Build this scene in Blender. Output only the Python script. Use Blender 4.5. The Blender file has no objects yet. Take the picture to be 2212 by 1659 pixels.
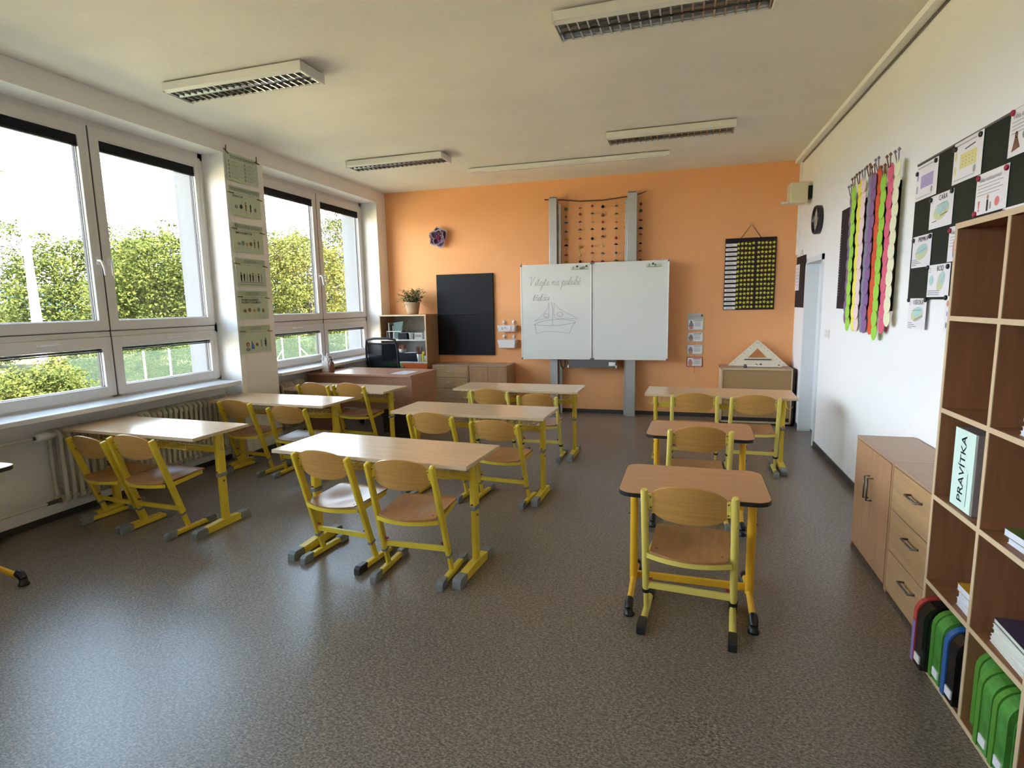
import bpy, bmesh, math, random
from mathutils import Vector, Matrix
R = math.radians
random.seed(7)
SC = bpy.context.scene
COL = SC.collection

# ------------------------------------------------------------ camera / view
def _cam():
    y, p, r, f = R(-16.44604), R(8.0946), R(-1.08349), 1216.375
    cy, sy, cp, sp = math.cos(y), math.sin(y), math.cos(p), math.sin(p)
    fw = Vector((sy * cp, cy * cp, -sp)); rt = Vector((cy, -sy, 0)); up = rt.cross(fw)
    c, s = math.cos(r), math.sin(r)
    r2 = c * rt + s * up; u2 = -s * rt + c * up
    cd = bpy.data.cameras.new('camera'); cd.sensor_width = 36; cd.sensor_fit = 'HORIZONTAL'
    cd.lens = f * 36 / 2212; cd.clip_start = .05; cd.clip_end = 3000
    o = bpy.data.objects.new('camera', cd); COL.objects.link(o)
    m = Matrix((r2, u2, -fw)).transposed().to_4x4(); m.translation = (0, 0, 1.6)
    o.matrix_world = m; SC.camera = o
_cam()
SC.view_settings.view_transform = 'Standard'; SC.view_settings.look = 'None'
SC.view_settings.exposure = 1.8; SC.view_settings.gamma = 1.0
try: SC.view_settings.use_curve_mapping = False
except Exception: pass
cy_ = SC.cycles
cy_.use_denoising = True
cy_.max_bounces = 9; cy_.diffuse_bounces = 6; cy_.glossy_bounces = 4; cy_.transparent_max_bounces = 16
cy_.sample_clamp_indirect = 6.0
cy_.caustics_reflective = False; cy_.caustics_refractive = False

# ------------------------------------------------------------ sky and sun
def _world():
    w = bpy.data.worlds.new('sky'); SC.world = w; w.use_nodes = True
    nt = w.node_tree; nt.nodes.clear()
    tc = nt.nodes.new('ShaderNodeTexCoord'); sx = nt.nodes.new('ShaderNodeSeparateXYZ')
    cr = nt.nodes.new('ShaderNodeValToRGB'); bg = nt.nodes.new('ShaderNodeBackground'); out = nt.nodes.new('ShaderNodeOutputWorld')
    nt.links.new(tc.outputs['Generated'], sx.inputs[0]); nt.links.new(sx.outputs['Z'], cr.inputs[0])
    e = cr.color_ramp.elements
    e[0].position = 0.0; e[0].color = (.7, .74, .76, 1)
    e[1].position = 1.0; e[1].color = (.12, .19, .30, 1)
    for p, c in ((.05, (.58, .64, .72)), (.20, (.58, .65, .74)), (.32, (.26, .34, .40)), (.45, (.17, .25, .33))):
        k = e.new(p); k.color = (*c, 1)
    bg.inputs['Strength'].default_value = 8.0
    nt.links.new(cr.outputs[0], bg.inputs[0]); nt.links.new(bg.outputs[0], out.inputs[0])
_world()
def _sun():
    l = bpy.data.lights.new('sun', 'SUN'); l.energy = 25.0; l.angle = R(1.5); l.color = (1, .93, .80)
    o = bpy.data.objects.new('sun', l); COL.objects.link(o)
    d = Vector((-.62, .36, -.70)).normalized()
    o.rotation_euler = d.to_track_quat('-Z', 'Y').to_euler(); o.location = (30, -20, 40)
_sun()

# ------------------------------------------------------------ materials
MATS = {}
def mat(name, col, rough=.5, spec=.5, metal=0, noise=None, bump=0, bscale=200, coat=0, col2=None):
    """noise = (scale xyz, amount) mottles the colour by object position."""
    if name in MATS: return MATS[name]
    m = bpy.data.materials.new(name); m.use_nodes = True
    nt = m.node_tree; b = nt.nodes['Principled BSDF']
    b.inputs['Base Color'].default_value = (*col, 1); b.inputs['Roughness'].default_value = rough
    b.inputs['Specular IOR Level'].default_value = spec; b.inputs['Metallic'].default_value = metal
    if coat: b.inputs['Coat Weight'].default_value = coat; b.inputs['Coat Roughness'].default_value = .12
    if noise or bump:
        tc = nt.nodes.new('ShaderNodeTexCoord')
    if noise:
        mp = nt.nodes.new('ShaderNodeMapping'); mp.inputs['Scale'].default_value = noise[0]
        nz = nt.nodes.new('ShaderNodeTexNoise'); nz.inputs['Scale'].default_value = 1; nz.inputs['Detail'].default_value = 5
        nz.inputs['Roughness'].default_value = .6
        cr = nt.nodes.new('ShaderNodeValToRGB')
        c2 = col2 or tuple(c * (1 - noise[1]) for c in col); c1 = col if col2 else tuple(min(1, c * (1 + noise[1] * .5)) for c in col)
        cr.color_ramp.elements[0].position = .32; cr.color_ramp.elements[0].color = (*c2, 1)
        cr.color_ramp.elements[1].position = .68; cr.color_ramp.elements[1].color = (*c1, 1)
        nt.links.new(tc.outputs['Object'], mp.inputs[0]); nt.links.new(mp.outputs[0], nz.inputs[0])
        nt.links.new(nz.outputs[0], cr.inputs[0]); nt.links.new(cr.outputs[0], b.inputs['Base Color'])
    if bump:
        nb = nt.nodes.new('ShaderNodeTexNoise'); nb.inputs['Scale'].default_value = bscale; nb.inputs['Detail'].default_value = 3
        bp = nt.nodes.new('ShaderNodeBump'); bp.inputs['Strength'].default_value = bump; bp.inputs['Distance'].default_value = .003
        nt.links.new(tc.outputs['Object'], nb.inputs[0]); nt.links.new(nb.outputs[0], bp.inputs['Height']); nt.links.new(bp.outputs[0], b.inputs['Normal'])
    MATS[name] = m
    return m
mat('plaster', (.84, .815, .77), .85, .2, bump=.5, bscale=60)
mat('ceiling_plaster', (.80, .765, .69), .9, .2, noise=((1.2, 2.5, 1), .05), bump=.4, bscale=40)
mat('right_paint', (.86, .865, .855), .8, .25, bump=.2, bscale=60)
mat('orange_paint', (.86, .43, .19), .8, .25, noise=((.9, 1, .9), .04), bump=.3, bscale=50)
mat('frame_white', (.66, .63, .60), .35, .4)
mat('sill_white', (.74, .74, .76), .25, .5)
mat('door_white', (.75, .78, .80), .4, .4)
mat('gasket', (.05, .04, .035), .6)
mat('skirting', (.045, .042, .04), .5)
mat('yellow', (.76, .56, .045), .38, .4, noise=((9, 9, 9), .06))
mat('pale_yellow', (.76, .63, .14), .38, .4)
mat('amber', (.85, .47, .03), .35, .4)
mat('cap_grey', (.21, .225, .22), .45)
mat('cap_black', (.012, .012, .013), .35)
mat('ply', (.58, .31, .085), .34, .4, noise=((3, 3, 60), .16))
mat('ply_seat', (.46, .225, .085), .27, .4, noise=((30, 3, 3), .14))
mat('desk_birch', (.66, .46, .28), .22, .36, noise=((2.5, 45, 2), .09))
mat('desk_edge', (.62, .47, .30), .5, noise=((2, 2, 80), .1))
mat('desk_oak', (.58, .31, .155), .38, .35, noise=((3, 50, 3), .12))
mat('teacher_wood', (.44, .23, .14), .3, .45, noise=((3, 3, 40), .1))
mat('oak', (.42, .235, .12), .5, .35, noise=((22, 22, 2.5), .14))
mat('oak_flat', (.45, .28, .135), .5, .35, noise=((3, 2.5, 40), .16))
mat('oak_top', (.42, .275, .18), .4, .4, noise=((3, 40, 3), .07))
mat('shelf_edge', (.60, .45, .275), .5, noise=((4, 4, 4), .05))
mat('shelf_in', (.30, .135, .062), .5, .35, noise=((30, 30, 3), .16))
mat('panel_tan', (.40, .25, .11), .6, noise=((60, 60, 60), .1))
mat('dark_side', (.028, .016, .012), .6)
mat('metal_dark', (.16, .14, .13), .35, metal=.7)
mat('alu', (.50, .51, .51), .38, metal=.55)
mat('alu_dark', (.16, .16, .165), .4, metal=.4)
mat('louvre', (.42, .40, .36), .22, metal=.95)
mat('tube_glass', (.85, .85, .83), .2)
mat('lamp_body', (.74, .73, .66), .45)
mat('board_white', (.72, .735, .70), .22, .5)
mat('board_frame', (.76, .77, .74), .35, metal=.2)
mat('panel_black', (.008, .009, .012), .6, .25)
mat('board_green', (.012, .020, .012), .6, .25)
mat('paper', (.80, .78, .80), .6)
mat('paper_mint', (.50, .58, .42), .6)
mat('mint_head', (.42, .50, .35), .6)
mat('sheet_cool', (.74, .76, .82), .7)
mat('ink', (.02, .02, .022), .6)
mat('ink_grey', (.25, .26, .27), .7)
mat('ink_soft', (.36, .37, .36), .7)
mat('ink_red', (.42, .20, .18), .6)
mat('ink_rose', (.75, .22, .22), .6)
mat('ink_violet', (.42, .36, .62), .6)
mat('ink_yellow', (.74, .68, .30), .6)
mat('ink_teal', (.42, .62, .60), .6)
mat('ink_olive', (.60, .63, .36), .6)
mat('ink_skin', (.55, .27, .18), .6)
mat('ink_blue', (.07, .17, .42), .6)
mat('ink_brown', (.20, .09, .05), .6)
mat('ink_ochre', (.50, .28, .05), .6)
mat('magnet_red', (.35, .012, .05), .35)
mat('magnet_black', (.015, .015, .018), .35)
mat('star_yellow', (.62, .56, .06), .5)
mat('felt_black', (.014, .006, .008), .8)
mat('white_plastic', (.80, .78, .76), .35)
mat('cream_plastic', (.72, .64, .42), .45)
mat('radiator_paint', (.60, .56, .44), .4, .4)
mat('mesh_black', (.02, .022, .028), .5)
mat('terracotta', (.50, .33, .19), .7)
mat('leaf_plant', (.09, .15, .03), .5, noise=((30, 30, 30), .5))
mat('leaf_pale', (.45, .42, .20), .5)
mat('purple_felt', (.25, .13, .30), .8); mat('lime_felt', (.34, .66, .07), .8); mat('lemon_felt', (.88, .80, .10), .8)
mat('blush_felt', (.85, .66, .66), .8); mat('slate_felt', (.25, .25, .32), .8); mat('red_felt', (.72, .10, .035), .8)
mat('pink_felt', (.74, .13, .22), .8); mat('cream_felt', (.80, .80, .55), .8)
mat('petal_purple', (.20, .13, .27), .6); mat('petal_dark', (.07, .02, .07), .7); mat('petal_rim', (.80, .68, .74), .7); mat('petal_core', (.35, .01, .08), .6)
mat('case_green', (.085, .30, .05), .3, .5, noise=((22, 22, 14), .45))
mat('case_green_rim', (.09, .28, .035), .3); mat('case_black', (.008, .008, .009), .15); mat('case_red', (.42, .05, .04), .35)
mat('case_blue', (.03, .12, .36), .3); mat('case_lilac', (.26, .18, .46), .35)
mat('door_lime', (.22, .46, .10), .4); mat('door_orange', (.72, .15, .035), .4)
mat('unit_white', (.66, .64, .60), .5); mat('unit_grey', (.50, .50, .46), .6)
mat('teal_board', (.12, .22, .21), .6); mat('mint_label', (.62, .80, .70), .6); mat('file_grey', (.27, .235, .22), .5)
mat('cover_purple', (.06, .05, .10), .35); mat('cover_dark', (.03, .03, .015), .3, noise=((40, 40, 40), .9), col2=(.2, .12, .02))
mat('cover_yellow', (.62, .36, .03), .4); mat('cover_green', (.10, .17, .04), .4); mat('book_white', (.72, .74, .82), .6, noise=((3, 3, 260), .25))
mat('book_cream', (.66, .68, .56), .6, noise=((3, 3, 260), .25))
mat('branch', (.17, .06, .025), .8); mat('string', (.42, .24, .12), .8); mat('cord_white', (.75, .74, .70), .6)
mat('bottle_brown', (.16, .06, .035), .3); mat('cutout_white', (.75, .70, .66), .6)
mat('pencil_red', (.35, .04, .03), .5); mat('cup_white', (.75, .75, .73), .4)
mat('bark', (.04, .032, .022), .9); mat('mast_white', (.6, .6, .62), .5); mat('fence_post', (.34, .37, .36), .5)
mat('ruler_cream', (.74, .68, .52), .5); mat('clock_face', (.66, .60, .52), .5)
mat('facade', (.19, .187, .19), .85)
mat('hill_blue', (.05, .09, .14), 1, 0); mat('earth', (.17, .10, .06), 1, 0, noise=((.8, .8, .8), .4))

def _floor_mat():
    m = mat('linoleum', (.15, .125, .105), .33, .7)
    nt = m.node_tree; b = nt.nodes['Principled BSDF']
    tc = nt.nodes.new('ShaderNodeTexCoord')
    def nz(scale, rot, det, lo, hi, c0, c1):
        mp = nt.nodes.new('ShaderNodeMapping'); mp.inputs['Scale'].default_value = scale; mp.inputs['Rotation'].default_value = (0, 0, rot)
        n = nt.nodes.new('ShaderNodeTexNoise'); n.inputs['Scale'].default_value = 1; n.inputs['Detail'].default_value = det; n.inputs['Distortion'].default_value = .6
        cr = nt.nodes.new('ShaderNodeValToRGB'); cr.color_ramp.elements[0].position = lo; cr.color_ramp.elements[1].position = hi
        cr.color_ramp.elements[0].color = (*c0, 1); cr.color_ramp.elements[1].color = (*c1, 1)
        nt.links.new(tc.outputs['Object'], mp.inputs[0]); nt.links.new(mp.outputs[0], n.inputs[0]); nt.links.new(n.outputs[0], cr.inputs[0])
        return cr
    a = nz((75, 150, 1), .5, 3, .38, .64, (.098, .078, .062), (.315, .268, .225))
    c = nz((150, 70, 1), -.4, 2, .40, .64, (.78, .75, .72), (1.15, 1.15, 1.15))
    d = nz((.7, .7, 1), 0, 2, .3, .7, (.95, .95, .95), (1.05, 1.04, 1.03))
    m1 = nt.nodes.new('ShaderNodeMix'); m1.data_type = 'RGBA'; m1.blend_type = 'MULTIPLY'; m1.inputs[0].default_value = 1
    m2 = nt.nodes.new('ShaderNodeMix'); m2.data_type = 'RGBA'; m2.blend_type = 'MULTIPLY'; m2.inputs[0].default_value = 1
    nt.links.new(a.outputs[0], m1.inputs[6]); nt.links.new(c.outputs[0], m1.inputs[7])
    nt.links.new(m1.outputs[2], m2.inputs[6]); nt.links.new(d.outputs[0], m2.inputs[7])
    nt.links.new(m2.outputs[2], b.inputs['Base Color'])
_floor_mat()
def _glass():
    m = bpy.data.materials.new('window_glass'); m.use_nodes = True; nt = m.node_tree; nt.nodes.clear()
    t = nt.nodes.new('ShaderNodeBsdfTransparent'); g = nt.nodes.new('ShaderNodeBsdfGlossy'); g.inputs['Roughness'].default_value = .02
    lw = nt.nodes.new('ShaderNodeLayerWeight'); lw.inputs[0].default_value = .5
    pw = nt.nodes.new('ShaderNodeMath'); pw.operation = 'POWER'; pw.inputs[1].default_value = 5
    f = nt.nodes.new('ShaderNodeMath'); f.operation = 'MULTIPLY_ADD'; f.inputs[1].default_value = .8; f.inputs[2].default_value = .03
    nt.links.new(lw.outputs['Facing'], pw.inputs[0]); nt.links.new(pw.outputs[0], f.inputs[0])
    x = nt.nodes.new('ShaderNodeMixShader'); o = nt.nodes.new('ShaderNodeOutputMaterial')
    nt.links.new(f.outputs[0], x.inputs[0]); nt.links.new(t.outputs[0], x.inputs[1]); nt.links.new(g.outputs[0], x.inputs[2]); nt.links.new(x.outputs[0], o.inputs[0])
    MATS['glass'] = m
_glass()
def _see(name, col, fac):
    m = bpy.data.materials.new(name); m.use_nodes = True; nt = m.node_tree; nt.nodes.clear()
    t = nt.nodes.new('ShaderNodeBsdfTransparent'); g = nt.nodes.new('ShaderNodeBsdfDiffuse'); g.inputs[0].default_value = (*col, 1)
    x = nt.nodes.new('ShaderNodeMixShader'); x.inputs[0].default_value = fac; o = nt.nodes.new('ShaderNodeOutputMaterial')
    nt.links.new(t.outputs[0], x.inputs[1]); nt.links.new(g.outputs[0], x.inputs[2]); nt.links.new(x.outputs[0], o.inputs[0])
    MATS[name] = m
_see('net_haze', (.028, .044, .034), .32); _see('chair_mesh', (.02, .025, .03), .72)
def _leaf(name, c1, c2):
    m = bpy.data.materials.new(name); m.use_nodes = True; nt = m.node_tree; nt.nodes.clear()
    tc = nt.nodes.new('ShaderNodeTexCoord'); n = nt.nodes.new('ShaderNodeTexNoise'); n.inputs['Scale'].default_value = .9; n.inputs['Detail'].default_value = 4
    cr = nt.nodes.new('ShaderNodeValToRGB'); cr.color_ramp.elements[0].position = .35; cr.color_ramp.elements[1].position = .65
    cr.color_ramp.elements[0].color = (*c1, 1); cr.color_ramp.elements[1].color = (*c2, 1)
    d = nt.nodes.new('ShaderNodeBsdfDiffuse'); t = nt.nodes.new('ShaderNodeBsdfTranslucent'); x = nt.nodes.new('ShaderNodeMixShader'); x.inputs[0].default_value = .35
    o = nt.nodes.new('ShaderNodeOutputMaterial')
    nt.links.new(tc.outputs['Object'], n.inputs[0]); nt.links.new(n.outputs[0], cr.inputs[0])
    nt.links.new(cr.outputs[0], d.inputs[0]); nt.links.new(cr.outputs[0], t.inputs[0])
    nt.links.new(d.outputs[0], x.inputs[1]); nt.links.new(t.outputs[0], x.inputs[2]); nt.links.new(x.outputs[0], o.inputs[0])
    MATS[name] = m
_leaf('leaf_a', (.028, .040, .012), (.078, .089, .023)); _leaf('leaf_b', (.024, .037, .015), (.056, .072, .026)); _leaf('leaf_c', (.047, .055, .016), (.100, .104, .028))
def _grass():
    m = mat('meadow', (.065, .071, .029), 1, 0, noise=((.12, .2, 1), .3), col2=(.12, .11, .066))
    mat('bounce_ground', (.56, .46, .25), .9, .2, noise=((.6, .6, 1), .1))
_grass()

# ------------------------------------------------------------ mesh builder
class MB:
    def __init__(s, m='plaster'):
        s.v = []; s.f = []; s.mi = []; s.sm = []; s.mats = [m]; s.cur = 0; s.M = None
    def m(s, name):
        if name not in s.mats: s.mats.append(name)
        s.cur = s.mats.index(name); return s
    def add(s, vs, fs, smooth=False):
        n = len(s.v)
        for p in vs: s.v.append(tuple(s.M @ Vector(p)) if s.M else tuple(p))
        for f in fs: s.f.append([n + i for i in f]); s.mi.append(s.cur); s.sm.append(smooth)
        return s
    def box(s, x0, x1, y0, y1, z0, z1, bev=0, M=None):
        if x0 > x1: x0, x1 = x1, x0
        if y0 > y1: y0, y1 = y1, y0
        if z0 > z1: z0, z1 = z1, z0
        if bev <= 0:
            vs = [(x, y, z) for z in (z0, z1) for y in (y0, y1) for x in (x0, x1)]
            fs = [(0, 2, 3, 1), (4, 5, 7, 6), (0, 1, 5, 4), (2, 6, 7, 3), (0, 4, 6, 2), (1, 3, 7, 5)]
        else:
            b = bmesh.new(); bmesh.ops.create_cube(b, size=1)
            bmesh.ops.scale(b, vec=(x1 - x0, y1 - y0, z1 - z0), verts=b.verts)
            bmesh.ops.translate(b, vec=((x0 + x1) / 2, (y0 + y1) / 2, (z0 + z1) / 2), verts=b.verts)
            bmesh.ops.bevel(b, geom=list(b.edges), offset=bev, segments=2, affect='EDGES', profile=.5)
            b.verts.index_update()
            vs = [v.co.copy() for v in b.verts]; fs = [[v.index for v in f.verts] for f in b.faces]; b.free()
        if M: vs = [M @ Vector(p) for p in vs]
        return s.add(vs, fs)
    def bar(s, p0, p1, w, h, bev=0, up=(0, 0, 1)):
        p0, p1 = Vector(p0), Vector(p1); d = p1 - p0; L = d.length; d.normalize()
        u = Vector(up); x = d.cross(u)
        if x.length < 1e-4: x = Vector((1, 0, 0))
        x.normalize(); z = x.cross(d)
        M = Matrix((x, d, z)).transposed().to_4x4(); M.translation = p0
        return s.box(-w / 2, w / 2, 0, L, -h / 2, h / 2, bev, M)
    def tube(s, pts, r, n=8, cap=True, closed=False):
        pts = [Vector(p) for p in pts]; k = len(pts); vs = []; fs = []
        rr = r if isinstance(r, (list, tuple)) else [r] * k
        ref = None
        for i, p in enumerate(pts):
            if closed: t = pts[(i + 1) % k] - pts[i - 1]
            else: t = pts[min(i + 1, k - 1)] - pts[max(i - 1, 0)]
            t.normalize()
            if ref is None:
                ref = Vector((0, 0, 1)) if abs(t.z) < .9 else Vector((1, 0, 0))
            a = t.cross(ref)
            if a.length < 1e-5: a = t.cross(Vector((0, 1, 0)))
            a.normalize(); b = a.cross(t); ref = b
            for j in range(n):
                q = 2 * math.pi * j / n; vs.append(p + rr[i] * (math.cos(q) * a + math.sin(q) * b))
        for i in range(k if closed else k - 1):
            i2 = (i + 1) % k
            for j in range(n): fs.append((i * n + j, i * n + (j + 1) % n, i2 * n + (j + 1) % n, i2 * n + j))
        s.add(vs, fs, True)
        if cap and not closed:
            s.add([vs[j] for j in range(n)], [tuple(range(n))]); s.add([vs[(k - 1) * n + j] for j in range(n)], [tuple(range(n))][::-1])
        return s
    def lathe(s, prof, c=(0, 0, 0), n=20, axis='z'):
        vs = []; fs = []; k = len(prof)
        for r_, h in prof:
            for j in range(n):
                q = 2 * math.pi * j / n; a, b = r_ * math.cos(q), r_ * math.sin(q)
                p = (a, b, h) if axis == 'z' else ((h, a, b) if axis == 'x' else (a, h, b))
                vs.append((p[0] + c[0], p[1] + c[1], p[2] + c[2]))
        for i in range(k - 1):
            for j in range(n): fs.append((i * n + j, i * n + (j + 1) % n, (i + 1) * n + (j + 1) % n, (i + 1) * n + j))
        fs.append(tuple(range(n - 1, -1, -1))); fs.append(tuple((k - 1) * n + j for j in range(n)))
        return s.add(vs, fs, True)
    def prism(s, pts, d):
        """closed outline of 3d points extruded by vector d"""
        n = len(pts); d = Vector(d); a = [Vector(p) for p in pts]; vs = a + [p + d for p in a]
        fs = [tuple(range(n - 1, -1, -1)), tuple(range(n, 2 * n))] + [(i, (i + 1) % n, n + (i + 1) % n, n + i) for i in range(n)]
        return s.add(vs, fs)
    def sheet(s, fn, nu, nv, th):
        """fn(u,v)->point, u,v in 0..1; gives a plate of thickness th"""
        g = [[Vector(fn(i / nu, j / nv)) for i in range(nu + 1)] for j in range(nv + 1)]
        top = []; bot = []
        for j in range(nv + 1):
            for i in range(nu + 1):
                a = g[j][min(i + 1, nu)] - g[j][max(i - 1, 0)]; b = g[min(j + 1, nv)][i] - g[max(j - 1, 0)][i]
                nn = a.cross(b)
                nn = nn.normalized() if nn.length > 1e-9 else Vector((0, 0, 1))
                top.append(g[j][i] + nn * th / 2); bot.append(g[j][i] - nn * th / 2)
        W = nu + 1; N = len(top); fs = []
        for j in range(nv):
            for i in range(nu):
                a = j * W + i; fs.append((a, a + 1, a + W + 1, a + W)); fs.append((N + a, N + a + W, N + a + W + 1, N + a + 1))
        s.add(top + bot, fs, True)
        rim = [i for i in range(nu)] + [j * W + nu for j in range(nv)] + [nv * W + i for i in range(nu, 0, -1)] + [j * W for j in range(nv, 0, -1)]
        k = len(rim); s.add([top[i] for i in rim] + [bot[i] for i in rim], [(i, k + i, k + (i + 1) % k, (i + 1) % k) for i in range(k)])
        return s
    def build(s, name, parent=None, label=None, origin=None):
        me = bpy.data.meshes.new(name)
        vs = s.v
        if origin: o_ = Vector(origin); vs = [tuple(Vector(p) - o_) for p in vs]
        me.from_pydata(vs, [], s.f)
        for k in s.mats: me.materials.append(MATS[k])
        me.polygons.foreach_set('material_index', s.mi); me.polygons.foreach_set('use_smooth', s.sm)
        bm = bmesh.new(); bm.from_mesh(me); bmesh.ops.recalc_face_normals(bm, faces=bm.faces); bm.to_mesh(me); bm.free()
        me.update()
        o = bpy.data.objects.new(name, me); COL.objects.link(o)
        if parent: o.parent = parent
        if origin: o.location = origin
        if label: o['label'] = label
        return o
def tag(o, label, cat, group=None, kind=None):
    o['label'] = label; o['category'] = cat
    if group: o['group'] = group
    if kind: o['kind'] = kind
    return o
def thing(name, loc, label, cat, group=None, rot=0):
    o = bpy.data.objects.new(name, None); COL.objects.link(o); o.empty_display_size = .05
    o.location = loc; o.rotation_euler = (0, 0, rot); return tag(o, label, cat, group)
def struct(name, b, parent=None):
    o = b.build(name, parent)
    if not parent: o['kind'] = 'structure'
    return o
def copy_tree(o, parent=None):
    c = o.copy(); COL.objects.link(c)
    if parent: c.parent = parent
    for ch in o.children: copy_tree(ch, c)
    return c
_txt = {}
def text_polys(t, size):
    if (t, size) in _txt: return _txt[(t, size)]
    cu = bpy.data.curves.new('t', 'FONT'); cu.body = t; cu.size = size; cu.resolution_u = 2
    o = bpy.data.objects.new('t', cu)
    me = bpy.data.meshes.new_from_object(o)
    vs = [v.co.copy() for v in me.vertices]; fs = [tuple(p.vertices) for p in me.polygons]
    bpy.data.meshes.remove(me); bpy.data.objects.remove(o); bpy.data.curves.remove(cu)
    _txt[(t, size)] = (vs, fs); return vs, fs
class Sheet:
    """draws print on a flat sheet: origin top-left, u right, v down, n out"""
    def __init__(s, mb, o, u, n):
        s.b = mb; s.o = Vector(o); s.u = Vector(u).normalized(); s.n = Vector(n).normalized(); s.d = Vector((0, 0, -1))
        if abs((s.d.dot(s.n))) > .3: s.d = s.n.cross(s.u) * 1
        s.k = .0006
    def P(s, u, v, e=0): return s.o + s.u * u + s.d * v + s.n * (s.k + e)
    def lay(s): s.k += .0005
    def poly(s, pts, m): s.b.m(m).add([s.P(*p) for p in pts], [tuple(range(len(pts)))]); return s
    def rect(s, u0, v0, u1, v1, m): return s.poly([(u0, v0), (u0, v1), (u1, v1), (u1, v0)], m)
    def rrect(s, u0, v0, u1, v1, r, m):
        pts = []
        for cx, cy, a0 in ((u1 - r, v0 + r, -90), (u1 - r, v1 - r, 0), (u0 + r, v1 - r, 90), (u0 + r, v0 + r, 180)):
            for i in range(4): q = R(a0 + i * 30); pts.append((cx + r * math.cos(q), cy + r * math.sin(q)))
        return s.poly(pts, m)
    def ell(s, cu, cv, a, b, m, n=16, rot=0):
        c, q = math.cos(rot), math.sin(rot)
        return s.poly([(cu + a * math.cos(t) * c - b * math.sin(t) * q, cv + a * math.cos(t) * q + b * math.sin(t) * c) for t in [2 * math.pi * i / n for i in range(n)]], m)
    def line(s, pts, w, m):
        for (a, b), (c, d) in zip(pts, pts[1:]):
            L = math.hypot(c - a, d - b) or 1; x, y = -(d - b) / L * w / 2, (c - a) / L * w / 2
            s.poly([(a + x, b + y), (a - x, b - y), (c - x, d - y), (c + x, d + y)], m)
        return s
    def text(s, t, u, v, size, m, center=False, rot=0, bold=0):
        vs, fs = text_polys(t, size)
        if not vs: return s
        w = max(p.x for p in vs)
        du = -w / 2 if center else 0
        c, q = math.cos(rot), math.sin(rot)
        for off in ([0] if not bold else [-bold, 0, bold]):
            s.b.m(m).add([s.P(u + (p.x + du + off) * c - p.y * q, v - ((p.x + du + off) * q + p.y * c), abs(off) * .1) for p in vs], fs)
        return s

# ============================================================ THE ROOM
XL, XR, YF, YB, ZC = -4.39, 1.45, 8.108, -4.0, 3.32
b = MB('linoleum'); b.box(-4.95, 1.75, YB - .2, YF + .2, -.12, 0); struct('floor', b)
b = MB('ceiling_plaster'); b.box(-4.95, 1.75, YB - .2, YF + .2, ZC, ZC + .2); struct('ceiling', b)
b = MB('orange_paint'); b.box(-4.95, 1.75, YF, YF + .25, 0, ZC); struct('wall_front', b)
b = MB('plaster'); b.box(-4.95, 1.75, YB - .25, YB, 0, ZC); struct('wall_back', b)
WIN = [('window_1', 2.48, 4.84, 3.664), ('window_2', 5.40, 7.84, 6.70), ('window_3', -.42, 1.94, .76), ('fill_window', -3.34, -.98, -2.16)]  # last window is out of view, added to carry daylight deeper inside
b = MB('plaster')
ys = [YB] + [v for w in sorted(WIN, key=lambda w: w[1]) for v in (w[1], w[2])] + [YF]
for i in range(0, len(ys), 2): b.box(-4.72, XL, ys[i], ys[i + 1], 0, 3.15)
b.box(-4.95, XL, YB, YF, 3.15, ZC)
for n_, y0, y1, ym in WIN: b.box(-4.72, -4.62, y0, y1, 0, .83)
b.m('facade')
for i in range(0, len(ys), 2):
    a0, a1 = (ys[i] - (.0 if i == 0 else .08)), (ys[i + 1] + (.0 if i + 2 >= len(ys) else .08))
    a0 = ys[i] if i == 0 else ys[i] - .08; a1 = ys[i + 1] if i + 2 >= len(ys) else ys[i + 1] + .06
    b.box(-4.95, -4.72, a0, a1, 0, 3.15)
for n_, y0, y1, ym in WIN: b.box(-4.95, -4.72, y0, y1, 0, .83)
struct('wall_left', b)
b = MB('facade'); b.box(-4.98, -4.951, YB - 6, YF + 6, -3.2, -.12); b.box(-4.98, 1.7, YF + .26, YF + 6, -.1, 3.6)
b.box(-4.98, 6, YB - 14, YF + 14, 3.55, 7.6); struct('wall_outer', b)  # top box: unseen upper storey added to shade the ground by the building
DY0, DY1 = 6.70, 7.43
b = MB('right_paint')
b.box(XR, 1.75, YB, DY0 - .04, 0, ZC); b.box(XR, 1.75, DY1 + .03, YF, 0, ZC); b.box(XR, 1.75, DY0 - .04, DY1 + .03, 2.05, ZC); b.box(1.66, 1.75, DY0 - .04, DY1 + .03, 0, 2.05)
struct('wall_right', b)
b = MB('right_paint'); b.box(1.375, XR - .002, YB, YF - .001, 3.275, ZC - .001); b.m('metal_dark'); b.box(1.435, XR - .002, YB, YF - .12, 3.262, 3.275); b.m('right_paint'); b.box(1.43, XR - .001, YF - .10, YF - .001, 2.15, 3.275)  # dark strip painted in for the shadow gap below the trim
struct('trim_1', b)
b = MB('plaster'); b.box(XL + .0005, XL + .005, 4.915, 5.287, .08, 2.9, .002); struct('trim_2', b)
for nm, (x0, x1, y0, y1) in {'baseboard_front': (-4.39, XR, YF - .012, YF - .001), 'baseboard_back': (-4.39, XR, YB + .001, YB + .012)}.items():
    b = MB('skirting'); b.box(x0, x1, y0, y1, .001, .055); struct(nm, b)
b = MB('skirting'); b.box(XR - .012, XR - .001, YB, DY0 - .045, .001, .06); b.box(XR - .012, XR - .001, DY1 + .045, YF, .001, .06); struct('baseboard_right', b)
b = MB('skirting')
for i in range(0, len(ys), 2): b.box(XL + .001, XL + .013, ys[i], ys[i + 1], .001, .07)
for n_, y0, y1, ym in WIN: b.box(-4.619, -4.607, y0, y1, .001, .05)
struct('baseboard_left', b)

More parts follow.
